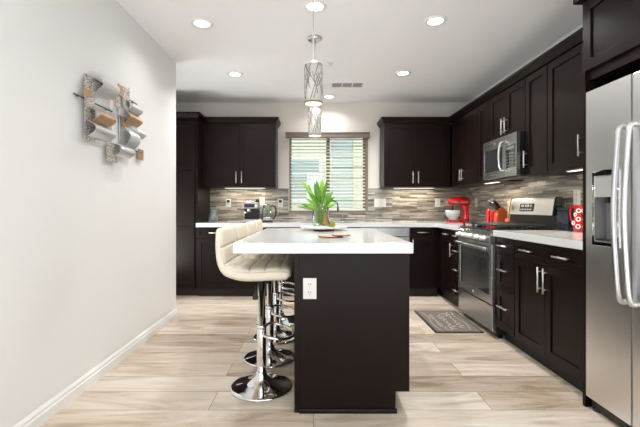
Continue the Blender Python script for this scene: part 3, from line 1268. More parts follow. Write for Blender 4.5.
# ------------------------------------------------------------------ microwave
mw = thing('microwave', 'stainless over-the-range microwave under the short cabinet', 'microwave', (1.722, 3.918, 1.380), RZ)
MW, MH, MD = .650, .374, WXR - .012 - 1.722
obj('body', B().box(.001, MW - .001, .036, MD, 0, MH - .002, None, .003), M['blackgloss'], mw)
b = B()
dx1 = MW * .70
b.box(.002, .034, 0, .034, .002, MH - .004, None, .003)
b.box(dx1 - .055, dx1, 0, .034, .002, MH - .004, None, .003)
b.box(.033, dx1 - .054, 0, .034, .002, .070, None, .003)
b.box(.033, dx1 - .054, 0, .034, MH - .095, MH - .004, None, .003)
dr = obj('door', b, M['steel_x'], mw)
obj('window', B().box(.0345, dx1 - .0555, .004, .03, .0705, MH - .0955), M['smoke'], dr)
obj('round_badge', B().cyl(.012, 0, .0015, 20, None, (0, 0), 0, Matrix.Translation((dx1 * .55, -.0002, MH - .045)) @ Matrix.Rotation(PI / 2, 4, 'X')), M['nickel'], dr)
b = B()
b.tube(catmull([(dx1 - .02, -.002, .055), (dx1 - .02, -.036, .075), (dx1 - .02, -.05, MH / 2), (dx1 - .02, -.036, MH - .075), (dx1 - .02, -.002, MH - .055)], 6), .010, 10)
obj('handle', b, M['chrome'], dr)
b = B()
b.box(dx1 + .002, MW - .001, 0, .034, .002, MH - .004, None, .003)
cpn = obj('control_panel', b, M['steel_x'], mw)
b = B()
b.box(dx1 + .016, MW - .022, -.002, -.0003, .075, MH - .10, None, 0)
kp = obj('keypad', b, M['blackgloss'], cpn)
b = B()
for rr in range(5):
    for cc in range(3):
        xx = dx1 + .028 + cc * (MW - dx1 - .06) / 3
        b.box(xx, xx + .016, -.0026, -.0021, .09 + rr * .026, .102 + rr * .026)
b.box(dx1 + .03, MW - .04, -.0026, -.0021, .235, .26)
obj('keys', b, M['vent'], kp)
b = B()
for k in range(9):
    b.box(.06 + k * .06, .10 + k * .06, .05, .055, -.0035, -.0005)
obj('bottom_vent', B().box(.04, MW - .04, .05, .20, -.006, -.0005), M['black'], mw)

# ------------------------------------------------------------------ refrigerator
FRX = 1.500
fr = thing('refrigerator', 'stainless side-by-side refrigerator with water dispenser in the left door', 'refrigerator', (FRX, 2.122, 0), RZ)
FW, FH = .925, 1.735
GAP = .305
obj('body', B().box(.003, FW - .003, .066, .628, .06, FH - .015, None, .004), M['black'], fr)
b = B()
b.box(.006, FW - .006, .028, .066, .012, .066)
gr = obj('base_grille', b, M['black'], fr)
for xx in (.03, FW - .03):
    obj('foot', B().cyl(.022, 0, .014, 14, None, (xx, .012 + .03)), M['black'], fr)
    obj('foot', B().cyl(.022, 0, .06, 14, None, (xx, .56)), M['black'], fr)
# dispenser opening is cut out of the freezer door
dx0, dx1_, dz0, dz1 = .066, .225, .915, 1.262
b = B()
for (a0, a1, c0, c1) in ((0.001, dx0, .07, FH), (dx1_, GAP - .003, .07, FH), (dx0, dx1_, .07, dz0), (dx0, dx1_, dz1, FH)):
    b.box(a0, a1, 0, .064, c0, c1)
bmesh.ops.remove_doubles(b.bm, verts=b.bm.verts, dist=1e-5)
# drop coplanar inner faces
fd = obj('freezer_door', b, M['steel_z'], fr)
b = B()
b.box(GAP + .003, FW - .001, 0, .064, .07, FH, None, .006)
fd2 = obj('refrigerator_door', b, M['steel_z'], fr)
# dispenser surround, recess, control pad
b = B()
rim = [(dx0 - .012, dx0 + .006, dz0 - .012, dz1 + .03), (dx1_ - .006, dx1_ + .012, dz0 - .012, dz1 + .03), (dx0, dx1_, dz0 - .012, dz0 + .008)]
for a0, a1, c0, c1 in rim:
    b.box(a0, a1, -.006, -.0003, c0, c1, None, .002)
ds = obj('dispenser', b, M['chrome'], fr, 'polished rim of the water dispenser')
b = B()
b.box(dx0 + .0065, dx1_ - .0065, .001, .062, dz0 + .0085, dz0 + .016)
b.box(dx0 + .001, dx0 + .006, .001, .062, dz0 + .001, dz1)
b.box(dx1_ - .006, dx1_ - .001, .001, .062, dz0 + .001, dz1)
b.box(dx0 + .0065, dx1_ - .0065, .056, .062, dz0 + .016, dz1 - .002)
obj('recess', b, mat('recess_grey', srgb(150, 150, 152), .4, .3), ds)
b = B()
b.box(dx0 + .007, dx1_ - .007, -.004, .05, dz1 - .105, dz1 + .002, None, .002)
obj('control_pad', b, M['silverart'], ds)
b = B()
b.prism([(dx0 - .004, dz1 + .008), (dx1_ + .004, dz1 + .008), (dx1_ + .004, dz1 + .03), ((dx0 + dx1_) / 2, dz1 + .036), (dx0 - .004, dz1 + .022)], -.010, -.0065, 'y')
obj('display_band', b, M['blackgloss'], ds)
b = B()
b.box(dx0 + .07, dx0 + .095, .0, .03, dz1 - .135, dz1 - .105, None, .002)
obj('spigot', b, M['black'], ds)
obj('drip_tray', B().box(dx0 + .012, dx1_ - .012, -.002, .05, dz0 + .0165, dz0 + .024, None, .002), M['black'], ds)
b = B()
# long bowed handles either side of the gap
for hx, door, lean in ((GAP - .033, fd, 1), (GAP + .029, fd2, -1)):
    b = B()
    P = [(hx, -.0005, 1.49), (hx, -.030, 1.482), (hx, -.045, 1.38), (hx, -.060, 1.07), (hx, -.045, .76), (hx, -.030, .662), (hx, -.0005, .65)]
    b.tube(catmull(P, 6), .0125, 14)
    obj('handle', b, M['satin'], door)
    

# ------------------------------------------------------------------ ceiling fixtures
dl = None
lamp_spots = [(-.887, 3.06, 'recessed downlight over the walkway, nearest the left wall'), (.01, 2.80, 'recessed downlight above the near island pendant'),
              (.955, 3.02, 'recessed downlight over the aisle, nearest the refrigerator'), (-.861, 4.22, 'recessed downlight near the pantry'),
              (.973, 4.19, 'recessed downlight near the microwave corner'), (.205, 5.08, 'recessed downlight close to the window wall'),
              (-.7, .9, 'added fill lamp'), (.9, .9, 'added fill lamp'), (-.7, -1.2, 'added fill lamp'), (.9, -1.2, 'added fill lamp')]  # these last four are fill lamps added out of view
for i, (x, y, lb) in enumerate(lamp_spots):
    if i >= 6:
        # unseen lamps added at the ceiling for flat fill, without fixtures
        area('downlight_and_fill_lamp', (x, y, HC - .02), (0, 0, 0), .13, .13, 3, (1, .96, .91), 'DISK', math.radians(150))
        continue
    if dl is None:
        dl = thing('recessed_light', lb, 'ceiling light', (x, y, HC), 0, 'recessed downlights in the ceiling')
        b = B()
        b.lathe([(.058, -.001), (.058, -.006), (.064, -.010), (.085, -.007), (.088, -.001), (.058, -.001)], 40)
        obj('trim_ring', b, M['trim'], dl)
        obj('lens', B().cyl(.0575, -.005, -.0008, 36), M['lamp'], dl)
    else:
        dup(dl, (x, y, HC), 0, lb)
    area('downlight_and_fill_lamp', (x, y, HC - .02), (0, 0, 0), .11, .11, (3.6, 9.0, 9.5, 13, 22, 4.2)[i], (1, .985, .965), 'DISK', math.radians(140))

sm = thing('smoke_detector', 'small white disc on the ceiling between the pendants and the vent', 'smoke detector', (.157, 3.93, HC))
obj('cover', B().lathe([(0, -.022), (.02, -.021), (.038, -.014), (.042, -.0005), (0, -.0005)], 28), M['white'], sm)

vt = thing('ceiling_vent', 'white rectangular ceiling vent with grey louvers before the window', 'vent', (.40, 4.585, HC))
b = B()
b.box(-.195, .195, -.095, -.078, -.010, -.0005, None, .002)
b.box(-.195, .195, .078, .095, -.010, -.0005, None, .002)
b.box(-.195, -.178, -.078, .078, -.010, -.0005, None, .002)
b.box(.178, .195, -.078, .078, -.010, -.0005, None, .002)
b.box(-.066, -.054, -.078, .078, -.010, -.0005)
b.box(.054, .066, -.078, .078, -.010, -.0005)
obj('frame', b, M['trim'], vt)
obj('duct_opening', B().box(-.177, .177, -.077, .077, -.002, -.0005), M['slot'], vt)
b = B()
for a0, a1 in ((-.176, -.067), (-.053, .053), (.067, .176)):
    for k in range(8):
        yy = -.070 + k * .0195
        b.box(a0, a1, yy, yy + .007, -.009, -.003)
obj('louvers', b, mat('louver_grey', srgb(176, 176, 176), .6), vt)

# pendants


def pendant(label, x, y, z0, dz=.245, R=.0565):
    r = thing('pendant_light', label, 'pendant light', (x, y, HC), 0, 'pendant lights over the island')
    zt = z0 + dz - HC
    zb = z0 - HC
    obj('canopy', B().lathe([(0, -.022), (.055, -.022), (.062, -.016), (.062, -.0005), (0, -.0005)], 36), M['nickel'], r)
    obj('rod', B().cyl(.0045, zt, -.0225, 12), M['white'], r)
    # glowing inner glass tube
    b = B()
    b.lathe([(R - .006, zb + .002), (R - .003, zb + .002), (R - .003, zt - .006), (R - .006, zt - .006), (R - .006, zb + .002)], 40)
    obj('glass_shade', b, M['shade'], r)
    b = B()
    b.lathe([(0, zt - .008), (R, zt - .008), (R, zt), (R - .004, zt + .004), (.012, zt + .006), (0, zt + .006)], 40)
    obj('cap', b, M['nickel'], r)
    # openwork chrome sleeve: crossing strips wound on the cylinder between two rims
    b = B()
    Rm = R - .0005
    b.lathe([(Rm, zb), (Rm + .0015, zb), (Rm + .0015, zb + .012), (Rm, zb + .012), (Rm, zb)], 40)
    rnd = random.Random(3)

    def strip(a0, h0, a1, h1):
        n = 8
        rows = []
        dl_ = math.hypot((a1 - a0) * R, h1 - h0)
        wz = .0021
        px, pz = -(h1 - h0) / dl_ * wz, (a1 - a0) * R / dl_ * wz
        for k in range(n + 1):
            t = k / n
            a = a0 + (a1 - a0) * t
            h = h0 + (h1 - h0) * t
            row = []
            for s, rr in ((-1, Rm), (1, Rm), (1, Rm + .0012), (-1, Rm + .0012)):
                aa = a + s * px / R
                hh = min(max(h + s * pz, .0), dz)
                row.append((rr * math.cos(aa), rr * math.sin(aa), zb + hh))
            rows.append(row)
        b.grid(rows, None, smooth=False, loop_u=True)
    for k in range(13):
        for sg in (-1, 1):
            a0 = 2 * PI * (k + rnd.uniform(-.35, .35)) / 13
            h0 = rnd.uniform(0.014, dz * .45)
            h1 = h0 + rnd.uniform(.09, .16)
            strip(a0, h0, a0 + sg * rnd.uniform(.5, 1.3), min(h1, dz - .006))
    for k in range(9):
        a0 = 2 * PI * (k + rnd.uniform(-.3, .3)) / 9
        h0 = rnd.uniform(dz * .5, dz * .75)
        strip(a0, h0, a0 + rnd.choice((-1, 1)) * rnd.uniform(.4, 1.0), min(h0 + .09, dz - .006))
    obj('openwork_sleeve', b, M['lattice'], r)
    obj('bulb', B().sphere(.026, (0, 0, zb + .06), None, (1, 1, 1.3)), M['bulb'], r)
    p = bpy.data.lights.new('pendant_lamp', 'POINT')
    p.energy = 0.4
    p.color = (1, .86, .66)
    p.shadow_soft_size = .03
    po = bpy.data.objects.new('pendant_lamp', p)
    C.objects.link(po)
    po.parent = r
    po.location = (0, 0, zb + .012)
    return r


pendant('cylinder pendant with chrome lattice, nearer and larger of the two', -.001, 2.40, 1.748)
pendant('cylinder pendant with chrome lattice, farther of the two', .010, 3.33, 1.722)

# under-cabinet light bars
uc = [(-.93, 5.235, .56, 0, 'glowing light bar under the cabinet above the coffee machine', 3),
      (1.36, 5.235, .56, 0, 'glowing light bar under the cabinet right of the window', 2.8),
      (1.90, 4.10, .30, PI / 2, 'glowing light bar under the cabinet left of the microwave', 3.4),
      (1.87, 2.72, .21, PI / 2, 'glowing light bar under the cabinet next to the refrigerator', 3.4)]
for x, y, ln, rz, lb, pw_ in uc:
    r = thing('undercabinet_light', lb, 'light bar', (x, y, UZ0), rz, 'light bars under the wall cabinets')
    obj('housing', B().box(-ln / 2, ln / 2, -.022, .022, -.007, -.0005, None, .002), M['white'], r)
    obj('diffuser', B().box(-ln / 2 + .01, ln / 2 - .01, -.017, .017, -.0095, -.0075), M['strip'], r)
    a = area('undercabinet_lamp', (0, 0, -.012), (0, 0, 0), ln - .02, .014, pw_, (1, .86, .66))
    a.parent = r

# ------------------------------------------------------------------ window blind
bl = thing('window_blind', 'cream horizontal slat blind with taupe valance over the kitchen window', 'blind', (.20, WY, 0))
b = B()
b.box(-.585, .575, -.075, -.012, 2.066, 2.140, None, .004)
b.box(-.590, .580, -.080, -.012, 2.128, 2.142, None, .003)
obj('valance', b, M['valance'], bl)
b = B()
ns = 22
zt, zb = 2.055, 1.085
for k in range(ns):
    z = zt - (zt - zb) * k / (ns - 1)
    th = math.radians(27)
    mt = Matrix.Translation((0, .032, z)) @ Matrix.Rotation(th, 4, 'X')
    pts = [(-.0235, .0), (-.012, .0022), (0, .003), (.012, .0022), (.0235, 0), (.0235, .0025), (.012, .0047), (0, .0055), (-.012, .0047), (-.0235, .0025)]
    b.prism(pts, -.522, .522, 'x', None, mt)
obj('slats', b, M['slat'], bl)
b = B()
for xx in (-.40, -.12, .14, .40):
    for yy in (.0075, .0575):
        b.tube([(xx, yy, 1.07), (xx, yy, 2.06)], .0012, 6)
obj('ladder_cords', b, M['cord'], bl)
obj('bottom_rail', B().box(-.522, .522, .008, .056, 1.0625, 1.075, None, .003), M['slat'], bl)

# ------------------------------------------------------------------ wall sculpture on the left wall
art = thing('wall_sculpture', 'abstract metal wall sculpture of curved silver and copper panels', 'wall art', (WXL, 2.70, 1.70))
AF = 385.2


def yz(px, py, off=.0):
    X = WXL + off
    y = AF * (-X) / (313.6 - px)
    return y, 1.102 + (207.8 - py) * y / AF


def art_panel(name, x0, x1, z0, z1, mat_, bulge, bend='z', base=.03, th=.004):
    """y from x0..x1, z from z0..z1 (world), curved about an axis; bulge = height of arc off the wall"""
    n = 14
    rows = []
    for k in range(n + 1):
        t = k / n
        if bend == 's':
            o = base + bulge * .5 * (1 + math.sin((t - .25) * 2 * PI))
        elif bend == 'c':
            o = base + bulge * math.sin(PI * t)
        else:
            o = base
        if True:
            z = z0 + (z1 - z0) * t
            row = [(o, x0 - 2.70, z - 1.70), (o, x1 - 2.70, z - 1.70), (o + th, x1 - 2.70, z - 1.70), (o + th, x0 - 2.70, z - 1.70)]
        rows.append(row)
    b = B()
    b.grid(rows, None, smooth=False, loop_u=True)
    return obj(name, b, mat_, art)


# px rectangles measured on the photograph -> real positions on the wall
def AR(name, pxl, pxr, pyt, pyb, m, bulge, bend, base=.03):
    off = base + bulge * .5
    ym, _ = yz((pxl + pxr) / 2, pyt, off)
    y0, _ = yz(pxl, pyt, off)
    y1, _ = yz(pxr, pyt, off)
    _, zt_ = yz((pxl + pxr) / 2, pyt, off)
    _, zb_ = yz((pxl + pxr) / 2, pyb, off)
    return art_panel(name, y0, y1, zb_, zt_, m, bulge, bend, base)


rod_ends = []
for (pa, pb, py) in ((89, 108, 76), (74, 112, 93.5), (116, 137, 92), (92, 143, 137)):
    y0, z0 = yz(pa, py, .02)
    y1, _ = yz(pb, py, .02)
    zz = z0
    obj('rod', B().tube([(.020, y0 - 2.7, zz - 1.7), (.020, y1 - 2.7, zz - 1.7)], .0045, 8), M['bar_dark'], art)
    rod_ends += [(y0 + .05, zz), (y1 - .05, zz)]
for (px, pt, pb) in ((111, 82, 150), (119.5, 88, 152), (129, 88, 155), (87, 74, 98)):
    y0, z0 = yz(px, pt, .01)
    _, z1 = yz(px, pb, .01)
    obj('rod', B().tube([(.010, y0 - 2.7, z0 - 1.7), (.010, y0 - 2.7, z1 - 1.7)], .0045, 8), M['silverart'], art)
AR('etched_panel', 84.5, 94.5, 76, 141, M['etched'], 0, '-', .028)
AR('copper_panel', 83, 90.5, 89, 96.5, M['copper'], .0, '-', .050)
AR('silver_panel', 99, 115, 75, 97, M['silverart'], .060, 'c', .030)
AR('copper_panel', 95, 112, 110, 124.5, M['copper'], .055, 'c', .040)
AR('silver_panel', 91.5, 112, 124, 139, M['silverart'], .055, 'c', .040)
AR('etched_panel', 106.5, 117, 143, 162, M['etched'], 0, '-', .028)
AR('silver_panel', 109, 113.5, 97, 109, M['pinkart'], 0, '-', .040)
AR('etched_panel', 115.5, 120, 96, 107, M['etched'], 0, '-', .034)
AR('copper_panel', 117.5, 122.5, 85, 96, M['copper'], .0, '-', .040)
AR('etched_panel', 122.5, 129, 88, 106, M['etched'], 0, '-', .034)
AR('silver_panel', 129, 140, 103, 114, M['silverart'], .045, 'c', .036)
AR('copper_panel', 127, 139.5, 113, 125, M['copper'], .045, 'c', .036)
AR('silver_panel', 118, 124, 109, 116, M['silverart'], 0, '-', .036)
AR('copper_panel', 122.5, 127, 118, 128, M['copper'], 0, '-', .034)
AR('silver_panel', 127, 137, 128, 149, M['silverart'], .050, 'c', .030)
AR('silver_panel', 118, 132, 145, 157, M['silverart'], .045, 'c', .036)
AR('rose_panel', 135.5, 144, 129, 138, M['pinkart'], .035, 'c', .034)
AR('copper_panel', 138, 143, 149.5, 160, M['copper'], .0, '-', .020)
# mounts that hold it to the wall
mounts = [(a_[0], a_[1], .026) for a_ in rod_ends]
y0, z0 = yz(140.5, 155, .01)
mounts.append((y0, z0, .022))
y0, z0 = yz(111, 148, .01)
mounts.append((y0, z0, .030))
for y0, z0, l0 in mounts:
    obj('wall_mount', B().tube([(.0005, y0 - 2.7, z0 - 1.7), (l0, y0 - 2.7, z0 - 1.7)], .004, 8), M['bar_dark'], art)

# ------------------------------------------------------------------ floor mat
fm = thing('floor_mat', 'charcoal floor mat with pale script in front of the range', 'mat', (1.285, 3.74, 0.0), 0)
b = B()
b.box(-.215, .215, -.36, .36, .0006, .009, None, .003)
obj('pad', b, M['mat_edge'], fm)
obj('field', B().box(-.195, .195, -.34, .34, .0092, .0105), M['mat_base'], fm)
b = B()
rnd = random.Random(5)


def squiggle(cx, cy, ln, amp, loops, th=.006):
    """flowing handwriting-like line, runs along -y (read from the range side)"""
    n = loops * 14
    pts = []
    for k in range(n + 1):
        t = k / n
        y = cy + ln / 2 - ln * t + .010 * math.sin(t * loops * 2 * PI * 1.0)
        x = cx + amp * math.sin(t * loops * 2 * PI + .6) * (.6 + .4 * math.sin(t * 9 + cy * 20))
        pts.append((x, y, .0122))
    for a, c_ in zip(pts, pts[1:]):
        pass
    b.tube(pts, th / 2, 6)


squiggle(.08, .02, .50, .030, 7, .010)
squiggle(-.01, -.03, .46, .035, 6, .012)
squiggle(-.10, .00, .40, .022, 8, .009)
for yy, xx, rr in ((.24, .12, .03), (.20, .05, .024), (-.25, -.06, .03)):
    b.tube([(xx + rr * math.cos(a_ / 10 * 2 * PI), yy + 1.6 * rr * math.sin(a_ / 10 * 2 * PI), .0122) for a_ in range(10)], .004, 6, None, True)
b.tube(catmull([(.15, .30, .0122), (.13, .1, .0122), (.15, -.1, .0122), (.12, -.30, .0122)], 6), .0035, 6)
b.tube(catmull([(-.16, .30, .0122), (-.14, .1, .0122), (-.165, -.1, .0122), (-.15, -.30, .0122)], 6), .0035, 6)
for v in b.bm.verts:
    v.co.z = .0107 + max(0, (v.co.z - .0122)) * .2
obj('script_ornament', b, M['mat_script'], fm)

# ------------------------------------------------------------------ things on the island
ty = 3.20
tr = thing('serving_stand', 'round white pedestal stand at the far end of the island', 'serving stand', (.085, ty, ZC))
obj('wooden_foot', B().cyl(.085, 0, .014, 36, None, (0, 0), .003), M['wood'], tr)
obj('plate', B().lathe([(0, .0145), (.15, .0145), (.185, .020), (.200, .030), (.202, .034), (.196, .034), (.150, .026), (0, .024)], 56), M['ceramic'], tr)
PZ = ZC + .0265
vs = thing('flower_vase', 'clear glass vase of green cuttings on the white stand', 'vase', (.062, ty - .01, PZ))
b = B()
b.lathe([(0, 0), (.058, 0), (.066, .006), (.071, .05), (.072, .10), (.066, .15), (.062, .178), (.0595, .178), (.063, .15), (.069, .10), (.068, .05), (.062, .012), (0, .010)], 44)
obj('glass', b, M['glass'], vs)


def leaf(b, base, direction, length, width, droop, up=Vector((0, 0, 1))):
    d = Vector(direction).normalized()
    rr = random.Random(int(abs(base[0] * 9999 + base[2] * 7777 + direction[0] * 999)))
    side = d.cross(Vector((rr.uniform(-.5, .5), -1, rr.uniform(.1, .9))))
    side.normalize()
    rows = []
    n = 9
    p = Vector(base)
    for k in range(n + 1):
        t = k / n
        c = p + d * length * t + Vector((0, 0, -droop * length * t * t))
        wv = width * (math.sin(PI * min(1, t * .93 + .07)) ** .75) * (1 - .25 * t)
        if k == n:
            wv = .0006
        nrm = side.cross(d).normalized()
        rows.append([c - side * wv / 2 + nrm * wv * .16, c, c + side * wv / 2 + nrm * wv * .16,
                     c + side * wv / 2 + nrm * (wv * .16 - .0008), c - nrm * .0008, c - side * wv / 2 + nrm * (wv * .16 - .0008)])
    b.grid(rows, None, smooth=True, loop_u=True)


# leaf tips read from the photo (px), built at real depth around the vase
pl_ = thing('leafy_cuttings', 'spray of long green leaves standing in the glass vase', 'plant', (.062, ty - .01, PZ))
tips = [(299.5, 178, .05), (305, 186, .08), (314, 181, -.04), (322.5, 176, .02), (328, 176, -.03), (300, 204, -.10), (304, 197, .08), (334, 190, .06), (336, 196, -.08),
        (338, 202, .03), (296, 207, .02), (318, 186, .10), (326, 186, .09), (309, 192, -.12), (331, 199, -.12), (312, 200, .14), (333, 205, .12), (325, 192, -.10), (306, 206, -.1), (316, 178, .0)]
stems = B()
b1, b2 = B(), B()
for i, (px, py, dy) in enumerate(tips):
    yy = ty - .01 + dy
    X = (px - 313.6) * yy / AF
    Z = 1.102 + (207.8 - py) * yy / AF
    tip = Vector((X - .062, dy, Z - PZ))
    base = Vector((tip.x * .16, tip.y * .2, .05))
    mid = Vector((tip.x * .25, tip.y * .3, .14 + .30 * max(0, tip.z - .16)))
    stems.tube(catmull([tuple(Vector((tip.x * -.18, tip.y * -.15, .018))), tuple(base * 1.0), tuple(mid)], 5), .0028, 6)
    dirv = tip - mid
    wdt = .030 if i not in (2,) else .05
    bb_ = b1 if i % 3 else b2
    leaf(bb_, mid, dirv + Vector((0, 0, .12 * dirv.length)), dirv.length, wdt + .012 * (i % 2), .10)
    if i % 2 == 0:
        leaf(b2 if i % 4 else b1, mid.lerp(tip, .2), dirv + Vector((dirv.y + .03, .05, .03)), dirv.length * .6, .024, .15)
obj('stems', stems, M['stem'], pl_)
obj('leaves', b1, M['leaf'], pl_)
obj('young_leaves', b2, M['leaflt'], pl_, 'paler yellow-green leaves')
tag(obj('gourd', B().lathe([(0, 0), (.018, .003), (.024, .018), (.022, .04), (.012, .07), (.009, .10), (0, .104)], 20, None, (0, 0, 0)), M['amber'], None, None, (.098, ty - .035, PZ + .0115)),
    'slim amber gourd inside the glass vase', 'gourd')
pr = thing('pear', 'small green pear on the white stand right of the vase', 'pear', (.153, ty - .04, PZ - .0005))
obj('flesh', B().lathe([(0, 0), (.016, .001), (.026, .010), (.028, .022), (.023, .038), (.014, .050), (.009, .058), (0, .060)], 22), M['pear'], pr)
obj('stalk', B().tube([(0, 0, .058), (.002, 0, .068), (.006, 0, .076)], .0014, 6), M['bark'], pr)


def slice_(label, cx, cy, z0, rx, ry, seed, th=.014):
    rnd = random.Random(seed)
    n = 40
    ph = [rnd.uniform(0, 6.28) for _ in range(4)]
    poly = []
    for k in range(n):
        a = 2 * PI * k / n
        q = 1 + .05 * math.sin(2 * a + ph[0]) + .05 * math.sin(3 * a + ph[1]) + .03 * math.sin(5 * a + ph[2]) + .015 * math.sin(9 * a + ph[3])
        poly.append((rx * q * math.cos(a), ry * q * math.sin(a)))
    r = thing('wood_slice', label, 'wood slice', (cx, cy, z0), 0, 'live-edge wood slices on the island')
    obj('face', B().prism([(x * .97, y * .97) for x, y in poly], 0.0, th, 'z'), M['slice'], r)
    b = B()
    rows = [[(x * s, y * s, z) for x, y in poly] for s, z in ((.972, .0005), (1.0, .003), (1.0, th - .003), (.972, th - .0005))]
    t_ = B()
    t_.grid(rows, None, smooth=True, loop_u=True)
    obj('bark_edge', t_, M['bark'], r)
    return r


slice_('larger live-edge wood slice lying on the island top', .105, 2.48, ZC + .0003, .075, .125, 4, .010)
slice_('smaller live-edge wood slice overlapping the larger one on its right', .172, 2.46, ZC + .0106, .058, .085, 9, .008)

# ------------------------------------------------------------------ things on the back counter
jg = thing('glass_jug', 'small clear glass jug on the back counter beside the pantry', 'jug', (-1.325, 5.08, ZC))
b = B()
b.lathe([(0, 0), (.045, 0), (.058, .012), (.064, .045), (.058, .08), (.040, .115), (.038, .14), (.050, .168), (.052, .172), (.048, .172), (.036, .142), (.037, .115), (.054, .08), (.060, .045), (.054, .014), (0, .008)], 36)
obj('body', b, mat('frosted_aqua_glass', srgb(206, 220, 216), .12, trans=.75), jg)
em = thing('espresso_machine', 'black and steel espresso machine on the back counter', 'coffee machine', (-.815, 5.02, ZC))
b = B()
b.box(-.095, .095, -.10, .13, 0, .045, None, .006)
b.box(-.095, .095, .02, .13, .045, .175, None, .004)
obj('base', b, M['black'], em)
obj('head', B().box(-.100, .100, -.075, .13, .175, .262, None, .010), M['steel_x'], em)
hd = obj('front_panel', B().box(-.075, .055, -.079, -.0755, .190, .238, None, .001), M['blackgloss'], em)
obj('cup_rail', B().tube([(-.085, -.06, .283), (-.085, .11, .283), (.06, .11, .283), (.06, -.06, .283)], .004, 8, None, True), M['chrome'], em)
b = B()
for xx, yy in ((-.085, -.06), (.06, -.06), (-.085, .11), (.06, .11)):
    b.tube([(xx, yy, .2625), (xx, yy, .283)], .003, 6)
obj('rail_posts', b, M['chrome'], em)
obj('bean_lid', B().lathe([(0, .2625), (.03, .2625), (.032, .285), (.018, .30), (0, .302)], 22, None, (.075, .03, 0)), M['black'], em)
b = B()
b.cyl(.026, .150, .1745, 22, None, (-.02, -.045), .003)
obj('group_head', b, M['chrome'], em)
b = B()
b.cyl(.029, .128, .1495, 22, None, (-.02, -.045), .003)
b.tube([(-.02, -.07, .138), (-.035, -.13, .132), (-.05, -.175, .126)], .009, 10)
obj('portafilter', b, M['chrome'], em)
obj('steam_wand', B().tube([(-.07, -.05, .174), (-.078, -.065, .12), (-.075, -.075, .06)], .004, 8), M['chrome'], em)
obj('dial', B().cyl(.014, 0, .016, 18, None, (0, 0), .002, Matrix.Translation((.078, -.0755, .215)) @ Matrix.Rotation(PI / 2, 4, 'X')), M['chrome'], em)
obj('drip_tray', B().box(-.088, .088, -.125, -.101, .004, .040, None, .003), M['steel_x'], em)
kt = thing('electric_kettle', 'glass electric kettle with black handle, right of the espresso machine', 'kettle', (-.610, 5.05, ZC))
obj('power_base', B().cyl(.078, 0, .018, 32, None, (0, 0), .004), M['black'], kt)
obj('steel_band', B().lathe([(0, .0185), (.075, .0185), (.076, .055), (.0745, .07), (0, .07)], 36), M['steel_x'], kt)
b = B()
b.lathe([(.074, .0705), (.072, .10), (.064, .16), (.056, .205), (.053, .205), (.061, .16), (.069, .10), (.071, .0705), (.074, .0705)], 36)
obj('glass_body', b, M['glass'], kt)
obj('lid', B().lathe([(0, .2055), (.057, .2055), (.057, .216), (.045, .226), (.012, .23), (.010, .242), (0, .242)], 32), M['steel_x'], kt)
obj('handle', B().tube(catmull([(.058, -.005, .212), (.095, -.012, .208), (.118, -.015, .165), (.113, -.015, .10), (.098, -.012, .060), (.076, -.008, .045)], 6), .0095, 10), M['black'], kt)

# ------------------------------------------------------------------ stand mixer
mx_ = thing('stand_mixer', 'glossy red stand mixer with glass bowl in the far corner', 'stand mixer', (1.872, 4.97, ZC), math.radians(176))
# local: head points +x
b = B()
poly = []
for k in range(28):
    a = 2 * PI * k / 28
    rx = .145
    poly.append((.01 + rx * math.copysign(abs(math.cos(a)) ** .7, math.cos(a)), .085 * math.copysign(abs(math.sin(a)) ** .7, math.sin(a)) * (1.0 if math.cos(a) < 0.3 else .85)))
b.prism(poly, 0, .026, 'z', bev=.006)
obj('base', b, M['red'], mx_)
rows = []
for z, xc, rx, ry in ((.024, -.075, .062, .066), (.06, -.082, .048, .052), (.12, -.088, .040, .044), (.17, -.085, .042, .045), (.205, -.078, .052, .050), (.222, -.07, .058, .052)):
    rows.append([(xc + rx * math.copysign(abs(math.cos(2 * PI * k / 28)) ** .8, math.cos(2 * PI * k / 28)), ry * math.copysign(abs(math.sin(2 * PI * k / 28)) ** .8, math.sin(2 * PI * k / 28)), z) for k in range(28)])
b = B()
b.grid(rows, None, loop_u=True)
obj('pedestal', b, M['red'], mx_)
rows = []
for x, ry, rz_, zc in ((-.148, .012, .012, .265), (-.143, .035, .034, .265), (-.12, .052, .050, .268), (-.06, .060, .058, .272), (.02, .061, .058, .274), (.08, .057, .052, .273), (.12, .048, .044, .270), (.142, .034, .032, .268), (.149, .012, .012, .266)):
    rows.append([(x, ry * math.cos(2 * PI * k / 28), zc + rz_ * math.copysign(abs(math.sin(2 * PI * k / 28)) ** .85, math.sin(2 * PI * k / 28))) for k in range(28)])
b = B()
b.grid(rows, None, loop_u=True)
hd = obj('head', b, M['red'], mx_)
b = B()
b.box(-.10, .10, .059, .0635, .256, .266, None, .001)
b.box(-.10, .10, -.0635, -.059, .256, .266, None, .001)
obj('trim_band', b, M['chrome'], hd)
obj('hub_cap', B().cyl(.020, 0, .012, 22, None, (0, 0), .002, Matrix.Translation((.145, 0, .267)) @ Matrix.Rotation(PI / 2, 4, 'Y')), M['chrome'], hd)
obj('beater_shaft', B().cyl(.013, .165, .222, 18, None, (.075, 0)), M['chrome'], mx_)
b = B()
for k in range(6):
    a = PI * k / 6
    pts = [(.075 + math.cos(a) * r_, math.sin(a) * r_, z_) for r_, z_ in ((.004, .165), (.026, .14), (.036, .105), (.028, .075), (0, .062), (-.028, .075), (-.036, .105), (-.026, .14), (-.004, .165))]
    b.tube(pts, .0014, 5)
obj('whisk', b, M['chrome'], mx_)
b = B()
b.lathe([(0, .0265), (.045, .0265), (.050, .034), (.052, .046), (.078, .075), (.090, .115), (.094, .155), (.0915, .155), (.087, .115), (.075, .077), (.048, .050), (0, .046)], 40, None, (.075, 0, 0))
bw = obj('mixing_bowl', b, mat('milky_bowl_glass', srgb(226, 230, 230), .08, trans=.35), mx_)
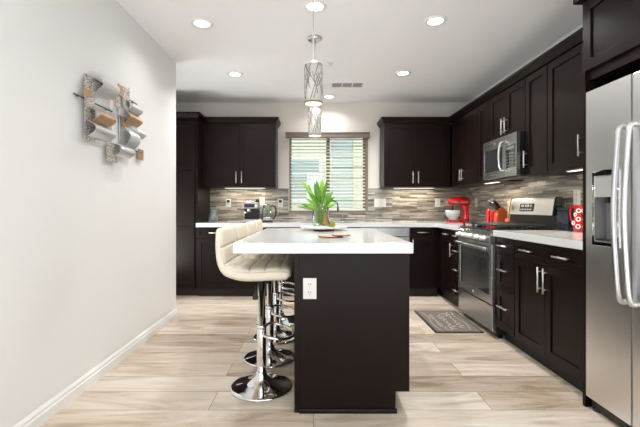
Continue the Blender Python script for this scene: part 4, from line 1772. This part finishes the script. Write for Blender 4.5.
obj('bowl_handle', B().tube(catmull([(.075, -.092, .145), (.075, -.122, .140), (.075, -.125, .105), (.075, -.088, .088)], 5), .006, 8), M['glass'], bw)
obj('speed_knob', B().sphere(.008, (-.06, -.062, .285), None), M['black'], mx_)

# ------------------------------------------------------------------ things by the range


def canister(label, x, y, h, r, m, grp='slim canisters by the range'):
    t = thing('canister', label, 'canister', (x, y, ZC), 0, grp)
    obj('body', B().cyl(r, 0, h * .80, 28, None, (0, 0), .004), m, t)
    obj('lid', B().lathe([(0, h * .8005), (r * .96, h * .8005), (r * 1.0, h * .83), (r * .8, h * .92), (r * .3, h * .98), (0, h)], 28), m, t)
    return t


canister('tallest slim red canister, farthest left beside the range', 1.985, 4.375, .178, .025, M['red'])
canister('slim red canister second from the left beside the range', 1.990, 4.288, .155, .023, M['red'])
canister('slim red canister third from the left, beside the orange one', 1.995, 4.222, .140, .021, M['red'])
canister('short orange canister in front of the knife block', 1.930, 4.070, .128, .024, M['orange'])

kb = thing('knife_block', 'reddish wooden knife block full of dark-handled knives', 'knife block', (2.020, 4.150, ZC), 0)
b = B()
b.prism([(-.030, 0), (.045, 0), (.050, .145), (-.002, .200), (-.055, .160)], -.038, .038, 'y', bev=.003)
obj('block', b, M['wood'], kb)
ax = Vector((-.68, 0, .73)).normalized()
k_ = 0
for r_ in range(2):
    for q in range(4):
        base = Vector((-.043 + .024 * r_, -.027 + .018 * q, .171 + .018 * r_))
        fan = Vector((ax.x + .10 * (r_ - .5), (.24 - .16 * q) * -.5, ax.z)).normalized()
        ln = .100 + .014 * ((q + r_) % 3)
        kn = thing('kitchen_knife', 'dark-handled kitchen knife standing in the wooden knife block', 'knife', tuple(Vector((2.020, 4.150, ZC)) + base), 0, 'knives in the wooden block')
        obj('handle', B().tube([tuple(fan * -.002), tuple(fan * ln * .5), tuple(fan * ln)], .008, 8, None, False, None, [.0075, .0095, .0085]), M['black'], kn)
        obj('bolster', B().sphere(.0092, tuple(fan * (ln + .0015)), None, (.5, .5, .5), 12), M['chrome'], kn)
        k_ += 1

cr = thing('utensil_crock', 'small wooden crock tucked between the knife block and the range backguard', 'crock', (2.040, 4.038, ZC))
obj('pot', B().lathe([(0, 0), (.028, 0), (.031, .01), (.032, .075), (.028, .075), (.027, .012), (0, .008)], 28), M['wood'], cr)
for i, (dx, dy, dz, tp) in enumerate(((-.040, -.150, .250, 'spatula'), (-.035, -.080, .260, 'spoon'), (-.030, -.120, .190, 'spatula'))):
    lbs = ['tall pale spatula leaning toward the backguard from the crock', 'pale wooden spoon standing upright in the crock', 'short pale spatula leaning lowest from the crock']
    u = thing('cooking_' + tp, lbs[i], tp, (2.033 + .010 * i, 4.036 + (.018, .013, .018)[i], ZC + .0125), 0, 'pale utensils in the crock')
    e = Vector((dx, dy, dz))
    obj('handle', B().tube([(0, 0, .002), tuple(e * .75)], .0045, 8), M['palewood'], u)
    d_ = e.normalized()
    mt = Matrix.Translation(e * .75) @ d_.to_track_quat('Z', 'Y').to_matrix().to_4x4()
    if tp == 'spoon':
        obj('bowl', B().sphere(.02, (0, 0, .025), None, (.35, 1, 1.5), 16, mt), M['palewood'], u)
    else:
        obj('blade', B().box(-.0025, .0025, -.021, .021, 0, .075, None, .002, mt), M['palewood'], u)

for i, (x, y, lb) in enumerate(((2.055, 3.165, 'glossy blue-black canister touching the range backguard side'), (2.050, 3.085, 'glossy blue-black canister between its twin and the red pitcher'))):
    t = thing('storage_canister', lb, 'canister', (x, y, ZC), 0, 'blue-black canisters right of the range')
    obj('body', B().box(-.036, .036, -.036, .036, 0, .165, None, .008), M['bluebox'], t)
    obj('lid', B().box(-.0365, .0365, -.0365, .0365, .1655, .188, None, .006), M['black'], t)

pt = thing('pitcher', 'red ceramic pitcher with white rings beside the refrigerator panel', 'pitcher', (2.045, 2.955, ZC), RZ)
b = B()
b.lathe([(0, 0), (.038, 0), (.043, .006), (.050, .045), (.047, .085), (.036, .125), (.034, .155), (.042, .200), (.044, .208), (.040, .208), (.031, .155), (.033, .125), (.043, .085), (.046, .045), (.038, .012), (0, .010)], 36)
obj('body', b, M['red'], pt)
obj('handle', B().tube(catmull([(-.034, -.012, .190), (-.064, -.02, .196), (-.078, -.024, .155), (-.070, -.022, .10), (-.046, -.016, .065)], 6), .0075, 10), M['red'], pt)
b = B()
for (h, r_, a_) in ((.045, .0505, -50), (.100, .0440, -50), (.165, .0362, -50), (.070, .0495, -95), (.135, .0362, -95), (.045, .0505, 0), (.1, .044, 5), (.165, .0362, 0)):
    a = math.radians(a_ )
    c0 = Vector((math.cos(a) * (r_ + .0005), math.sin(a) * (r_ + .0005), h))
    nrm = Vector((math.cos(a), math.sin(a), 0))
    mt = Matrix.Translation(c0) @ nrm.to_track_quat('Z', 'Y').to_matrix().to_4x4()
    b.tube([(.014 * math.cos(2 * PI * k / 16), .014 * math.sin(2 * PI * k / 16), 0) for k in range(16)], .0038, 6, None, True, mt)
obj('white_rings', b, M['ceramic'], pt)
